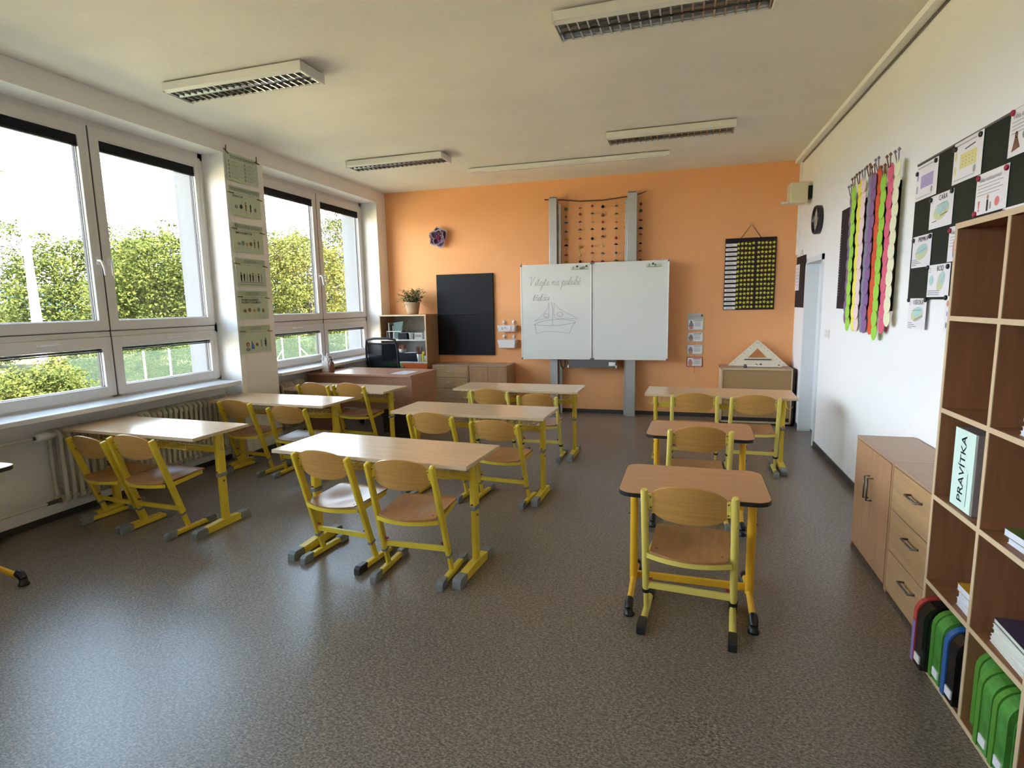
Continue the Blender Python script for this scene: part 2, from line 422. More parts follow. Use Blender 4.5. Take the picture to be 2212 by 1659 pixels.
def window(name, y0, y1, ym):
    f = MB('frame_white')
    xo, xi = -4.73, -4.655
    f.box(xo, xi, y0, y0 + .06, .87, 3.15); f.box(xo, xi, y1 - .05, y1, .87, 3.15)
    f.box(xo, xi, y0, y1, 3.085, 3.15); f.box(xo, xi, y0, y1, .83, .90); f.box(xo, xi, y0, y1, 1.37, 1.455); f.box(xo, xi, ym - .04, ym + .04, .87, 3.1)
    f.m('gasket'); f.box(xi, xi + .012, ym - .0035, ym + .0035, .885, 3.10)
    f.box(xi, xi + .004, y0 + .05, y1 - .04, 1.432, 1.438); f.box(xi, xi + .004, y0 + .05, y1 - .04, 1.392, 1.396)
    f.m('frame_white'); f.box(xo, -4.650, y0 + .05, y1 - .035, 1.392, 1.432)
    root = struct(name, f)
    for (s0, s1, side) in ((y0 + .05, ym - .006, 0), (ym + .006, y1 - .035, 1)):
        for (z0, z1, lvl) in ((1.443, 3.10, 1), (.885, 1.388, 0)):
            w = .082
            s = MB('frame_white'); xa, xb = -4.712, -4.64
            s.box(xa, xb, s0, s0 + w, z0, z1, .005); s.box(xa, xb, s1 - w, s1, z0, z1, .005)
            s.box(xa, xb - .0006, s0 + w - .003, s1 - w + .003, z0, z0 + w, .004); s.box(xa, xb - .0006, s0 + w - .003, s1 - w + .003, z1 - w, z1, .004)
            s.m('sill_white')
            s.box(-4.70, -4.668, s0 + w, s0 + w + .009, z0 + w, z1 - w); s.box(-4.70, -4.668, s1 - w - .009, s1 - w, z0 + w, z1 - w); s.box(-4.70, -4.668, s0 + w, s1 - w, z0 + w, z0 + w + .007)
            s.m('gasket'); s.box(-4.70, -4.675, s1 - w - .013, s1 - w - .009, z0 + w, z1 - w)
            so = s.build('sash', root)
            p = MB('glass'); p.box(-4.694, -4.688, s0 + w - .004, s1 - w + .004, z0 + w - .004, z1 - w + .004); p.build('pane', so)
            bl = MB('frame_white'); gy0, gy1, gz = s0 + w, s1 - w, z1 - w
            bl.box(-4.672, -4.645, gy0, gy1, gz - .012, gz + .01)
            bl.m('panel_black')
            n = 12 if lvl else 3
            for i in range(n): bl.box(-4.674, -4.646, gy0 + .006, gy1 - .006, gz - .020 - i * .0062, gz - .0155 - i * .0062)
            bl.box(-4.676, -4.644, gy0 + .004, gy1 - .004, gz - .026 - n * .0062, gz - .018 - n * .0062)
            bo = bl.build('blind', so)
            c = MB('cord_white'); yc = s1 - .03; zz = gz - .02
            L = 1.1 if lvl else .30
            c.tube([(-4.635, yc, zz), (-4.632, yc + .004, zz - L * .6), (-4.630, yc + .012, zz - L), (-4.630, yc - .008, zz - L - .01), (-4.632, yc - .004, zz - L * .6), (-4.635, yc - .003, zz)], .0014, 5)
            c.build('cord', bo)
            h = MB('white_plastic')
            if lvl:
                hy = (s1 - .042) if side == 0 else (s0 + .042); hz = 2.02; k = 1 if side == 0 else -1
                h.box(-4.640, -4.628, hy - .013, hy + .013, hz - .035, hz + .035, .004)
                h.tube([(-4.628, hy, hz), (-4.598, hy, hz), (-4.590, hy + .004 * k, hz - .015), (-4.584, hy + .012 * k, hz - .06), (-4.583, hy + .014 * k, hz - .12)], [.010, .010, .010, .009, .007], 8)
            else:
                hy = (s0 + s1) / 2; hz = z1 - .035
                h.box(-4.640, -4.632, hy - .035, hy + .035, hz - .012, hz + .012, .003); h.tube([(-4.632, hy, hz), (-4.610, hy, hz), (-4.606, hy + .05, hz), (-4.606, hy + .11, hz)], .007, 8)
            h.build('handle', so)
    s = MB('sill_white'); s.box(-4.655, -4.335, y0 + .0, y1 - (.0 if name == 'window_2' else .07), .828, .866, .006); s.build('window_sill', root)
    e = MB('facade'); e.box(-5.02, -4.735, y0, y1, .80, .835); e.build('outer_sill', root)
for w in WIN: window(*w)

# door in the right wall
d = MB('door_white')
d.box(XR - .012, 1.60, DY1, DY1 + .03, .001, 2.045); d.box(XR - .012, 1.60, DY0 - .035, DY0, .001, 2.045); d.box(XR - .012, 1.60, DY0 - .035, DY1 + .03, 2.0, 2.045)
d.box(XR - .018, XR, DY1 + .005, DY1 + .05, .001, 2.06); d.box(XR - .018, XR, DY0 - .05, DY0 - .005, .001, 2.06); d.box(XR - .018, XR, DY0 - .05, DY1 + .05, 2.0, 2.06)
door = struct('door_1', d)
l = MB('door_white'); l.box(1.57, 1.61, DY0, DY1, .03, 2.0, .003); l.m('skirting'); l.box(1.566, 1.60, DY0, DY1, .002, .03)  # dark strip stands in for the shaded gap under the leaf
l = l.build('door_leaf', door)
s = MB('sheet_cool'); sh = Sheet(s, (1.569, 6.99, 1.62), (0, -1, 0), (-1, 0, 0))
for v, h in ((0, .08), (.10, .11), (.24, .10)):
    sh.rect(0, v, .11, v + h, 'unit_grey'); sh.k += .0006; sh.rect(.02, v + .02, .09, v + .03, 'ink_soft'); sh.rect(.03, v + .04, .08, v + .055, 'ink_soft')
s.build('notice', l)

# ============================================================ OUTSIDE
GZ = -3.2
b = MB('bounce_ground'); b.box(-32.0, -4.99, -70, 80, GZ - .2, GZ + .06); o = b.build('bounce_ground'); o['kind'] = 'structure'  # pale slab added over the meadow to bounce sunlight up into the room
def ground():
    b = MB('meadow'); nx, ny = 60, 60; xs = [-4.99 - 8 * i for i in range(nx + 1)]; yy = [-120 + 10 * j for j in range(ny + 1)]
    vs = [(x, y, GZ + .5 * math.sin(x * .05) * math.sin(y * .03) * min(1, max(0, (-x - 50) / 60))) for y in yy for x in xs]
    fs = [(j * (nx + 1) + i, j * (nx + 1) + i + 1, (j + 1) * (nx + 1) + i + 1, (j + 1) * (nx + 1) + i) for j in range(ny) for i in range(nx)]
    b.add(vs, fs, True); o = b.build('ground'); o['kind'] = 'structure'
ground()
b = MB('hill_blue'); pts = []
for i in range(41):
    q = R(20 + i * 2.2); d = 900; h = 17 + 16 * math.exp(-((i - 17.5) / 2.2) ** 2) + 3 * math.sin(i * 1.3)
    pts.append((-d * math.sin(q), d * math.cos(q), h))
vs = [(p[0], p[1], GZ - 2) for p in pts] + pts + [(p[0] * 1.15, p[1] * 1.15, GZ - 2) for p in pts]
n = len(pts); b.add(vs, [(i, i + 1, n + i + 1, n + i) for i in range(n - 1)] + [(n + i, n + i + 1, 2 * n + i + 1, 2 * n + i) for i in range(n - 1)], True)
o = b.build('hill_range'); o['kind'] = 'structure'

def foliage(rs, blobs, n, size, m, clump=9):
    """sprays of small leaves gathered in clumps through ellipsoid blobs (cx,cy,cz,rx,ry,rz)"""
    b = MB(m); vol = [q[3] * q[4] * q[5] for q in blobs]; tot = sum(vol); V = []; F = []
    U, Gs = rs.uniform, rs.gauss
    for q, v in zip(blobs, vol):
        for _ in range(int(n * v / tot / clump)):
            while True:
                x, y, z = U(-1, 1), U(-1, 1), U(-1, 1); rr = x * x + y * y + z * z
                if .45 < rr < 1: break
            k = 1 + .14 * math.sin(x * 9 + q[0]) * math.sin(z * 8 + y * 7)
            cx, cy, cz = q[0] + x * q[3] * k, q[1] + y * q[4] * k, q[2] + z * q[5] * k; cr = size * U(1.4, 3.2)
            for _ in range(clump):
                px, py, pz = cx + Gs(0, cr) * .6, cy + Gs(0, cr) * .6, cz + Gs(0, cr) * .42
                ax, ay, az = Gs(0, 1), Gs(0, 1), Gs(0, .6); L = math.sqrt(ax * ax + ay * ay + az * az) + 1e-6; s_ = size * U(.5, 1.2) / L; ax *= s_; ay *= s_; az *= s_
                bx, by, bz = Gs(0, 1), Gs(0, 1), Gs(0, 1); ex, ey, ez = ay * bz - az * by, az * bx - ax * bz, ax * by - ay * bx
                L = math.sqrt(ex * ex + ey * ey + ez * ez) + 1e-9; t_ = size * .45 / L; ex *= t_; ey *= t_; ez *= t_
                i = len(V); V += [(px - ax, py - ay, pz - az), (px - ex, py - ey, pz - ez), (px + ax, py + ay, pz + az), (px + ex, py + ey, pz + ez)]; F.append((i, i + 1, i + 2, i + 3))
    b.v = V; b.f = F; b.mi = [0] * len(F); b.sm = [False] * len(F)
    return b
def tree(kind, x, y, h, w, label, m, seed, n=5200, trunk=True, size=.30, crown0=.28, group=None, cat='tree'):
    rs = random.Random(seed); t = thing(kind, (x, y, GZ), label, cat, group)
    z0 = h * crown0; blobs = [(0, 0, (h + z0) / 2, w * .38, w * .38, (h - z0) * .42)]
    for i in range(13):
        q = rs.uniform(0, 6.28); rr = rs.uniform(.22, .42) * w; zz = rs.uniform(z0 + (h - z0) * .12, h - (h - z0) * .16); f = 1 - .5 * max(0, (zz - z0) / (h - z0) - .5)
        s = rs.uniform(.16, .27) * w; blobs.append((rr * math.cos(q) * f, rr * math.sin(q) * f, zz, s, s, min(s * .85, h - zz)))
    foliage(rs, blobs, n, size, m).build('foliage', t)
    if trunk:
        b = MB('bark'); b.tube([(0, 0, -.1), (.1, .05, h * .25), (-.1, .1, h * .5), (.05, 0, h * .8)], [h * .022, h * .018, h * .012, h * .004], 8)
        for i in range(7):
            q = rs.uniform(0, 6.28); z1 = h * rs.uniform(.22, .6); L = w * rs.uniform(.3, .45)
            b.tube([(0, 0, z1), (L * .5 * math.cos(q), L * .5 * math.sin(q), z1 + h * .08), (L * math.cos(q), L * math.sin(q), z1 + h * .22)], [h * .009, h * .006, h * .002], 6)
        b.build('trunk', t)
    return t
G = 'trees beyond the window'
def at(az, d): return -d * math.sin(R(az)), d * math.cos(R(az))
def T(az, d, el, w, label, m, seed, **k):
    x, y = at(az, d); h = d * math.tan(R(el)) + 1.6 - GZ
    return tree('broadleaf_tree', x, y, h, w, label, m, seed, group=G, **k)
T(53.6, 58, 6.6, 12, 'big bright green tree behind the white floodlight mast', 'leaf_a', 1, n=30000, crown0=.12, size=.15)
T(47.6, 46.5, 8.1, 9.2, 'tallest round tree in the left window, right of the mullion', 'leaf_a', 2, n=30000, crown0=.1, size=.13)
T(44.4, 70, 5.0, 9, 'lower tree against the outer reveal of the left window', 'leaf_c', 3, n=14000, crown0=.05, size=.15)
T(50.4, 82, 3.9, 9, 'dark tree set back in the gap at the left window mullion', 'leaf_b', 4, n=12000, crown0=.1, size=.18)
T(39.4, 59, 7.4, 10.5, 'tall tree filling the left pane of the window near the corner', 'leaf_a', 5, n=26000, crown0=.1, size=.15)
T(35.8, 47.5, 8.2, 7.4, 'tall tree at the mullion of the window near the corner', 'leaf_c', 6, n=20000, crown0=.08, size=.13)
T(31.2, 61, 10.6, 10.5, 'highest tree, seen in the right pane of the window near the corner', 'leaf_a', 7, n=26000, crown0=.08, size=.15)
T(42.0, 88, 4.2, 11, 'dark tree far behind, beside the outer wall pier', 'leaf_b', 8, n=12000, crown0=.05, size=.18)
T(60.2, 66, 1.4, 7, 'small round yellow green tree at the left picture edge', 'leaf_c', 9, n=10000, crown0=.05, size=.15)
T(57.6, 110, .7, 15, 'distant dark hedge tree under the blue hill', 'leaf_b', 10, n=9000, crown0=.02, size=.25, trunk=False)
def bush(az, d, el, w, label, m, seed, n=3000):
    x, y = at(az, d); h = max(.8, d * math.tan(R(el)) + 1.6 - GZ)
    return tree('bush', x, y, h, w, label, m, seed, n=n * 4, trunk=False, size=.07, crown0=.02, group='bushes below the windows', cat='bush')
bush(58.9, 22, -4.0, 4.4, 'light green bush in the lower left pane, left of the mast', 'leaf_a', 21, 5200)
bush(63.5, 17, -6.0, 2.8, 'bush cut by the left edge of the lower left pane', 'leaf_a', 22, 2500)
bush(55.7, 25, -3.0, 1.9, 'tall olive bush between the mast and the fence end post', 'leaf_c', 23, 3400)
bush(47.9, 38.5, -1.8, 4.2, 'bush behind the net at the outer reveal of the left window', 'leaf_b', 24, 3600)
bush(53.5, 36, -2.0, 3.8, 'bush behind the net beside the braced end post', 'leaf_b', 25, 3600)
bush(39.0, 42.5, -1.5, 4.6, 'bush behind the net in the lower pane near the corner', 'leaf_b', 26, 3600)
bush(33.6, 50.5, -1.3, 4.4, 'dense bush behind the net at the rightmost lower pane', 'leaf_b', 27, 3600)
x, y = at(62, 37)
tag(foliage(random.Random(30), [(0, 0, 0, 4, 3, 1.0)], 9000, .11, 'earth').build('brushwood'), 'heap of dry brown brushwood beyond the bushes', 'brushwood', kind='stuff').location = (x, y, GZ + .7)
# floodlight mast
mx, my = at(56.3, 30); t = thing('floodlight_mast', (mx, my, GZ), 'tall white floodlight mast with climbing steps, seen through the left pane', 'mast')
H = 30 * math.tan(R(10.1)) + 1.6 - GZ
b = MB('mast_white'); b.tube([(0, 0, 0), (0, 0, H)], [.26, .07], 12); b.build('pole', t)
b = MB('metal_dark')
for i in range(22): z = 1.2 + i * .42; b.tube([(-.05, -.25, z), (.0, .30, z - .03)], .028, 4)
b.build('climbing_steps', t)
b = MB('alu_dark'); b.bar((-.25, .25, H - .06), (.35, -.35, H + .1), .08, .08); b.bar((.0, .0, H - .4), (0, 0, H + .02), .05, .05); b.build('crossarm', t)
b = MB('alu_dark'); b.box(-.45, -.2, -.45, -.2, H + .10, H + .3, .02); b.build('floodlight', t)
# ball-court fence
t = thing('ball_court_fence', (-24, 20, GZ), 'ball court fence of pale posts and greenish net beyond the lower panes', 'fence')
py = [16.65, 20.4, 21.8, 23.2, 26.6, 30.1, 31.8, 37.3, 41.5]
for i, y in enumerate(py):
    b = MB('fence_post'); b.tube([(0, y - 20, 0), (0, y - 20, 2.95)], .045, 8)
    if i in (0,): b.tube([(0, y - 20, 2.6), (0, y - 20 + 2.2, .1)], .035, 6); b.tube([(0, y - 20, 2.65), (.9, y - 20 + 2.2, .1)], .025, 6)
    if i == 5: b.tube([(0, y - 20, 2.2), (0, y - 22, .3)], .03, 6)
    if i == 6: b.tube([(0, y - 20, 2.2), (0, y - 17.4, .3)], .03, 6)
    b.build('post', t)
b = MB('net_haze'); b.box(-.004, .004, py[0] - 20, py[-1] - 20, .05, 2.9); b.build('net', t)

# ============================================================ CHAIRS AND DESKS
def runner_cap(b, x, y0, y1, w, h, tip):
    """rounded plastic end cap; tip = +1/-1 towards which it thins"""
    b.box(x - w / 2, x + w / 2, y0, y1, 0, h, .009)
def make_chair(style):
    rnd = style in ('round', 'round_black'); capm = 'cap_black' if 'black' in style else 'cap_grey'
    ym = 'pale_yellow' if rnd else 'yellow'
    t = thing('school_chair', (0, 0, 0), 'x', 'chair')
    for sx in (-1, 1):
        x = sx * .208
        b = MB(ym)
        if rnd: b.tube([(x, .03, .024), (x, .41, .024)], .017, 10)
        else: b.box(x - .017, x + .017, .03, .41, .008, .040, .006)
        ru = b.build('runner', t)
        for (y0, y1) in ((0, .088), (.350, .436)):
            b = MB(capm)
            w = .040; hh = .05
            pr = [(y0, 0), (y1, 0), (y1, hh), (y0, hh)]
            if y0 == 0: pr = [(0, 0), (y1, 0), (y1 + .012, hh * .6), (y1, hh), (.022, hh), (.004, hh * .7)]
            else: pr = [(y0, 0), (y1, 0), (y1 - .004, hh * .7), (y1 - .022, hh), (y0, hh), (y0 - .012, hh * .6)]
            b.prism([(x - w / 2 + .004, p, q) for p, q in pr], (w - .008, 0, 0))
            pr2 = [(p + (.003 if i in (1, 2) else -.0) * 0, q * .93 + .001) for i, (p, q) in enumerate(pr)]
            b.prism([(x - w / 2, min(max(p, y0 + .004), y1 - .004), q) for p, q in pr2], (w, 0, 0))
            b.build('cap', ru)
        lo, hi = Vector((x, .200, .035)), Vector((sx * .197, -.013, .735)); L = hi - lo
        b = MB(ym)
        P = lambda f: tuple(lo + L * f)
        if rnd:
            b.tube([P(0), P(.22)], .013, 10); b.tube([P(.17), P(.985), P(1)], [.0175, .0175, .014], 12)
        else:
            b.bar(P(0), P(.24), .020, .034, .004, up=(0, 1, 0)); b.bar(P(.16), P(1), .026, .044, .007, up=(0, 1, 0))
        po = b.build('post', t)
        b = MB('cap_black' if rnd else capm)
        if rnd: b.tube([P(.16), P(.185)], .0215, 12)
        else: b.bar(P(.145), P(.172), .031, .049, .004, up=(0, 1, 0))
        b.build('collar', po)
        b = MB('magnet_red'); q = lo + L * .27; b.tube([(q.x - sx * .016, q.y, q.z), (q.x - sx * .034, q.y, q.z)], .007, 8); b.build('knob', po)
        b = MB(ym); q = lo + L * .54
        b.bar((q.x - sx * .014, q.y - .005, .375), (sx * .165, .395, .392), .016, .030, .003)
        b.build('seat_bracket', t)
        b = MB(ym); q = lo + L * .91
        b.bar((sx * .172, q.y + .022, .628), (sx * .172, q.y - .006, .712), .022, .010, .002, up=(0, 1, 0)); b.bar((sx * .172, q.y + .012, .67), (sx * .196, q.y + .008, .67), .05, .012, up=(0, 1, 0))
        b.m('metal_dark')
        for z in (.642, .698): b.tube([(sx * .170, q.y + .0 + (.67 - z) * .33, z), (sx * .170, q.y - .004 + (.67 - z) * .33, z)], .004, 6)
        b.build('back_bracket', t)
    b = MB(ym); b.box(-.195, .195, .142, .160, .172, .204, .003); b.build('crossbar', t)
    b = MB(ym)
    b.sheet(lambda u, v: ((u - .5) * .38, .058 - .052 * (1 - (2 * u - 1) ** 2) + .004, .372 + .024 * v), 12, 1, .012)
    b.build('seat_rail', t)
    b = MB(ym); b.box(-.17, .17, .376, .392, .374, .392, .003); b.build('front_rail', t)
    def seat(u, v):
        a = 2 * u - 1; hw = .176 + .012 * v; e = max(0, (v - .82) / .18); hw -= .03 * e * e
        yr = .052 - .052 * (1 - a * a); y = yr + (.445 - .014 * a * a - yr) * v
        x = a * hw; z = .404 - .016 * math.exp(-((x / .12) ** 2 + ((y - .19) / .13) ** 2)) + .010 * v - .014 * max(0, (v - .8) / .2) ** 2 + .004 * a * a
        return (x, y, z)
    b = MB('ply_seat'); b.sheet(seat, 18, 18, .010); so = b.build('seat', t)
    b = MB('metal_dark')
    for x, y in ((-.15, .09), (.15, .09), (-.155, .34), (.155, .34)): b.tube([(x, y, .404), (x, y, .4135)], .005, 8)
    b.build('bolt', so)
    def back(u, v):
        a = 2 * u - 1; zt = .771 - .042 * a * a - .034 * abs(a) ** 9; zb = .579 + .022 * a * a + .042 * abs(a) ** 7
        z = zb + (zt - zb) * v; mid = .675
        hw = .178 * (1 - .05 * abs((z - mid) / .1) ** 3); x = a * hw
        yl = .200 - .213 * (z - .035) / .70
        return (x, yl + .014 - .034 * (1 - a * a), z)
    b = MB('ply'); b.sheet(back, 20, 10, .011); b.build('backrest', t)
    return t
CH = {}
def chair(style, x, y, zs, rot, label):
    """x,y = floor point midway between the rear ends of the runners"""
    if style not in CH: CH[style] = make_chair(style); o = CH[style]
    else: o = copy_tree(CH[style])
    o.location = (x, y, 0); o.rotation_euler = (0, 0, R(rot)); o.scale = (1, 1, zs / .735)
    return tag(o, label, 'chair', 'school chairs at the desks')
chair('flat', -3.86, 5.30, .75, -3, 'plywood school chair at the front desk by the windows, left of its pair')
chair('flat', -3.43, 5.33, .75, -4, 'plywood school chair at the front desk by the windows, right of its pair')
chair('flat', -4.04, 4.33, .72, -6, 'plywood school chair at the middle desk by the windows, left of its pair')
chair('flat', -3.445, 4.315, .685, 1, 'plywood school chair at the middle desk by the windows, its seat shining')
chair('flat', -4.10, 2.96, .685, -6, 'plywood school chair by the near radiator end, left at the nearest window desk')
chair('flat', -3.62, 2.915, .725, -2, 'shiny plywood school chair at the nearest window desk, right of its pair')
d1 = chair('flat', -2.03, 2.815, .73, -6, 'plywood school chair with one black foot cap and a glossy seat, nearest centre desk')
chair('flat', -1.468, 2.735, .73, 1, 'plywood school chair with darker seat, right one at the nearest centre desk')
chair('flat', -1.905, 4.10, .72, -5, 'plywood school chair at the middle centre desk, left of its pair')
chair('flat', -1.36, 4.09, .68, -5, 'plywood school chair at the middle centre desk, right of its pair')
chair('round', -1.855, 5.45, .71, -1, 'plywood school chair at the far centre desk, left of its pair')
chair('round', -1.343, 5.43, .675, 0, 'plywood school chair at the far centre desk, right of its pair')
chair('round', .164, 5.385, .73, -1, 'plywood school chair at the far right desk, left of its pair')
chair('round', .68, 5.36, .73, -1, 'plywood school chair at the far right desk, right of its pair')
chair('round', .163, 3.93, .73, 3, 'plywood school chair at the farther single desk with black edge')
chair('round_black', .065, 2.577, .738, -5, 'plywood school chair with black foot caps at the nearest single desk')
# the black cap of the chair at the nearest centre desk
for ch in d1.children:
    if ch.name.startswith('runner') and max(v.co.x for v in ch.data.vertices) > 0:
        for cp in ch.children:
            if min(v.co.y for v in cp.data.vertices) < .01:
                cp.data = cp.data.copy(); cp.data.materials[0] = MATS['cap_black']; cp['label'] = 'black cap'

def make_double():
    W, D, Z = 1.34, .50, .72
    t = thing('double_desk', (0, 0, 0), 'x', 'desk')
    b = MB('desk_birch'); b.box(-W / 2, W / 2, -D / 2, D / 2, Z - .022, Z, .0015)
    b.mats.append('desk_edge')
    for i in (0,): pass
    b.m('desk_edge'); e = .0008
    b.box(-W / 2 - e, W / 2 + e, -D / 2 - e, -D / 2 + .0005, Z - .0215, Z - .001); b.box(W / 2 - .0005, W / 2 + e, -D / 2, D / 2, Z - .0215, Z - .001); b.box(-W / 2 - e, -W / 2 + .0005, -D / 2, D / 2, Z - .0215, Z - .001)
    b.build('tabletop', t)
    lx = W / 2 - .085; ly = .035
    for s in (-1, 1):
        x = s * lx
        b = MB('yellow'); b.prism([(x - .024, -.17, .006), (x - .024, .17, .006), (x - .024, .17, .050), (x - .024, ly + .04, .060), (x - .024, ly - .04, .060), (x - .024, -.17, .050)], (.048, 0, 0))
        f = b.build('foot', t)
        for y0, y1, k in ((-.25, -.155, -1), (.165, .25, 1)):
            b = MB('cap_grey'); a, c = (y0, y1) if k < 0 else (y1, y0)
            pr = [(a, .0), (c, .0), (c + .012 * -k, .03), (c, .056), (a - k * .022, .056), (a - k * .004, .04)]
            b.prism([(x - .026, p, q) for p, q in pr], (.052, 0, 0)); b.build('cap', f)
        b = MB('yellow'); b.box(x - .015, x + .015, ly - .032, ly + .032, .055, .40, .009); lo = b.build('leg', t)
        b = MB('yellow'); b.box(x - .018, x + .018, ly - .036, ly + .036, .385, Z - .024, .010); b.box(x - .02, x + .02, -.20, .20, Z - .036, Z - .023, .002); b.build('upper_leg', lo)
        b = MB('cap_grey'); b.box(x - .021, x + .021, ly - .039, ly + .039, .370, .402, .008); b.m('magnet_red'); b.tube([(x, ly - .038, .41), (x, ly - .046, .41)], .006, 8); b.m('metal_dark'); b.tube([(x + s * .016, ly, .34), (x + s * .021, ly, .34)], .007, 8); b.build('collar', lo)
        b = MB('pale_yellow'); hx = x + s * .018
        b.tube([(hx, ly - .01, .66), (hx + s * .008, ly - .02, .60), (hx + s * .020, ly - .03, .578), (hx + s * .045, ly - .035, .582), (hx + s * .058, ly - .036, .60)], .0035, 6)
        b.tube([(hx, ly + .02, .66), (hx + s * .006, ly + .0, .59), (hx + s * .02, ly - .0, .57)], .0035, 6); b.build('bag_hook', t)
    b = MB('yellow'); b.box(-lx, lx, ly - .010, ly + .010, .548, .592, .004); b.build('beam', t)
    for s in (-1, 1):
        b = MB('pale_yellow'); x0, x1 = (s * .30) - .235, (s * .30) + .235
        for j, (y, z) in enumerate(((-.20, .690), (-.20, .625), (-.10, .612), (0, .612), (.10, .615))): b.tube([(x0, y, z), (x1, y, z)], .0028, 5)
        for i in range(11):
            x = x0 + (x1 - x0) * i / 10; b.tube([(x, -.20, .696), (x, -.20, .622), (x, -.18, .612), (x, .14, .614), (x, .17, .696)], .0019, 5)
        b.build('wire_basket', t)
    return t
DD = None
def double(x, y, z, rot, label):
    global DD
    if DD is None: DD = make_double(); o = DD
    else: o = copy_tree(DD)
    o.location = (x, y, 0); o.rotation_euler = (0, 0, R(rot)); o.scale = (1, 1, z / .72)
    return tag(o, label, 'desk', 'double school desks')
double(-3.66, 5.60, .69, -3.5, 'pale double school desk in front of the teacher desk, farthest by the windows')
double(-3.716, 4.595, .72, -2.6, 'pale double school desk by the windows, middle of the window row')
double(-3.775, 3.25, .735, -2.8, 'pale double school desk nearest the camera in the window row').scale.x = .96
double(-1.742, 3.075, .725, -4.0, 'pale double school desk nearest the camera in the centre row')
double(-1.64, 4.432, .72, -2.2, 'pale double school desk in the middle of the centre row')
double(-1.608, 5.745, .72, -1.0, 'pale double school desk at the far end of the centre row')
double(.386, 5.723, .72, -2.4, 'pale double school desk on the right, in front of the tan cabinet')

def make_single():
    t = thing('single_desk', (0, 0, 0), 'x', 'desk'); W, D, Z = .72, .53, .655; r = .075
    def outline(o, z):
        pts = []
        for cx, cy, a0 in ((W / 2 - r, D / 2 - r, 0), (-W / 2 + r, D / 2 - r, 90), (-W / 2 + r, -D / 2 + r, 180), (W / 2 - r, -D / 2 + r, 270)):
            for i in range(7): q = R(a0 + 15 * i); pts.append((cx + (r + o) * math.cos(q), cy + (r + o) * math.sin(q), z))
        return pts
    b = MB('desk_oak'); b.prism(outline(-.002, Z - .02), (0, 0, .02)); tp = b.build('tabletop', t)
    b = MB('cap_black'); b.prism(outline(.001, Z - .022), (0, 0, .0205)); b.build('edge_band', tp)
    lx = .298; ly = -.005
    for s in (-1, 1):
        x = s * lx
        b = MB('amber'); b.tube([(x, ly, .07), (x, ly, Z - .03)], .0215, 14); lg = b.build('leg', t)
        b = MB('metal_dark'); 
        for z in (.45, .55): b.tube([(x + s * .02, ly, z), (x + s * .029, ly, z)], .005, 8)
        b.build('screw', lg)
        b = MB('amber'); b.tube([(x, -.235, .045), (x, -.03, .075), (x, ly, .085), (x, .03, .075), (x, .235, .045)], .0165, 10); f = b.build('foot', t)
        for k in (-1, 1):
            b = MB('cap_black'); b.tube([(x, k * .215, .062), (x, k * .245, .055), (x, k * .262, .035)], [.021, .023, .020], 10); b.lathe([(.028, 0), (.028, .010), (.022, .016), (.02, .034)], (x, k * .258, 0), 12); b.build('cap', f)
        b = MB('cap_black'); b.box(x - .028, x + .028, -.18, .18, Z - .036, Z - .0225, .003); b.build('bracket', t)
        b = MB('pale_yellow'); b.tube([(x + s * .02, ly - .02, .60), (x + s * .035, ly - .03, .575), (x + s * .05, ly - .03, .59)], .003, 6); b.build('bag_hook', t)
    b = MB('amber'); b.box(-lx, lx, .028, .048, .062, .10, .004); b.build('stretcher', t)
    return t
sd = make_single()
def single(o, x, y, z, rot, label):
    o.location = (x, y, 0); o.rotation_euler = (0, 0, R(rot)); o.scale = (1, 1, z / .655); tag(o, label, 'desk', 'single school desks')
single(sd, .092, 3.02, .655, -1.2, 'oak coloured single desk with black edge and rounded corners, nearest the camera')
single(copy_tree(sd), .167, 4.23, .67, -2.5, 'oak coloured single desk with black edge, the farther of the two on the right')
single(copy_tree(sd), -3.955, 1.90, .726, 90, 'single desk with black edge cut off by the left picture edge')

# ============================================================ CEILING LAMPS
def make_lamp():
    t = thing('ceiling_lamp', (0, 0, 0), 'x', 'lamp'); W, D, Hh = 1.24, .285, .068
    b = MB('lamp_body'); z1, z0 = -.012, -.012 - Hh
    b.box(-W / 2, W / 2, -D / 2, -D / 2 + .012, z0 + .012, z1, .003); b.box(-W / 2, W / 2, D / 2 - .012, D / 2, z0 + .012, z1, .003)
    b.box(-W / 2, -W / 2 + .012, -D / 2, D / 2, z0, z1, .003); b.box(W / 2 - .012, W / 2, -D / 2, D / 2, z0, z1, .003)
    b.box(-W / 2, W / 2, -D / 2, D / 2, z1 - .004, z1)
    for s in (-1, 1): b.prism([(-W / 2 + .002, s * (D / 2), z0 + .014), (-W / 2 + .002, s * (D / 2 - .03), z0), (-W / 2 + .002, s * (D / 2 - .034), z0 + .012)], (W - .004, 0, 0))
    b.box(-.2, .2, -.06, .06, z1, 0)
    b.build('housing', t)
    b = MB('louvre'); L = W - .05
    b.sheet(lambda u, v: (-L / 2 + u * L, -.012 + v * .024, z0 + .004 + .022 * abs(2 * v - 1)), 1, 2, .001)
    for s in (-1, 1): b.sheet(lambda u, v: (-L / 2 + u * L, s * (.118 - .016 * v * v), z0 + .004 + .04 * v), 1, 4, .001)
    n = 20
    for i in range(n + 1):
        x = -L / 2 + L * i / n
        for s in (-1, 1): b.prism([(x - .005, s * .014, z0 + .004), (x + .005, s * .014, z0 + .004), (x + .0006, s * .014, z0 + .030), (x - .0006, s * .014, z0 + .030)], (0, s * .10, 0))
    b.build('louvre', t)
    for s in (-1, 1):
        b = MB('tube_glass'); b.tube([(-L / 2, s * .062, z0 + .044), (L / 2, s * .062, z0 + .044)], .012, 12); b.build('fluorescent_tube', t)
    return t
lampo = make_lamp()
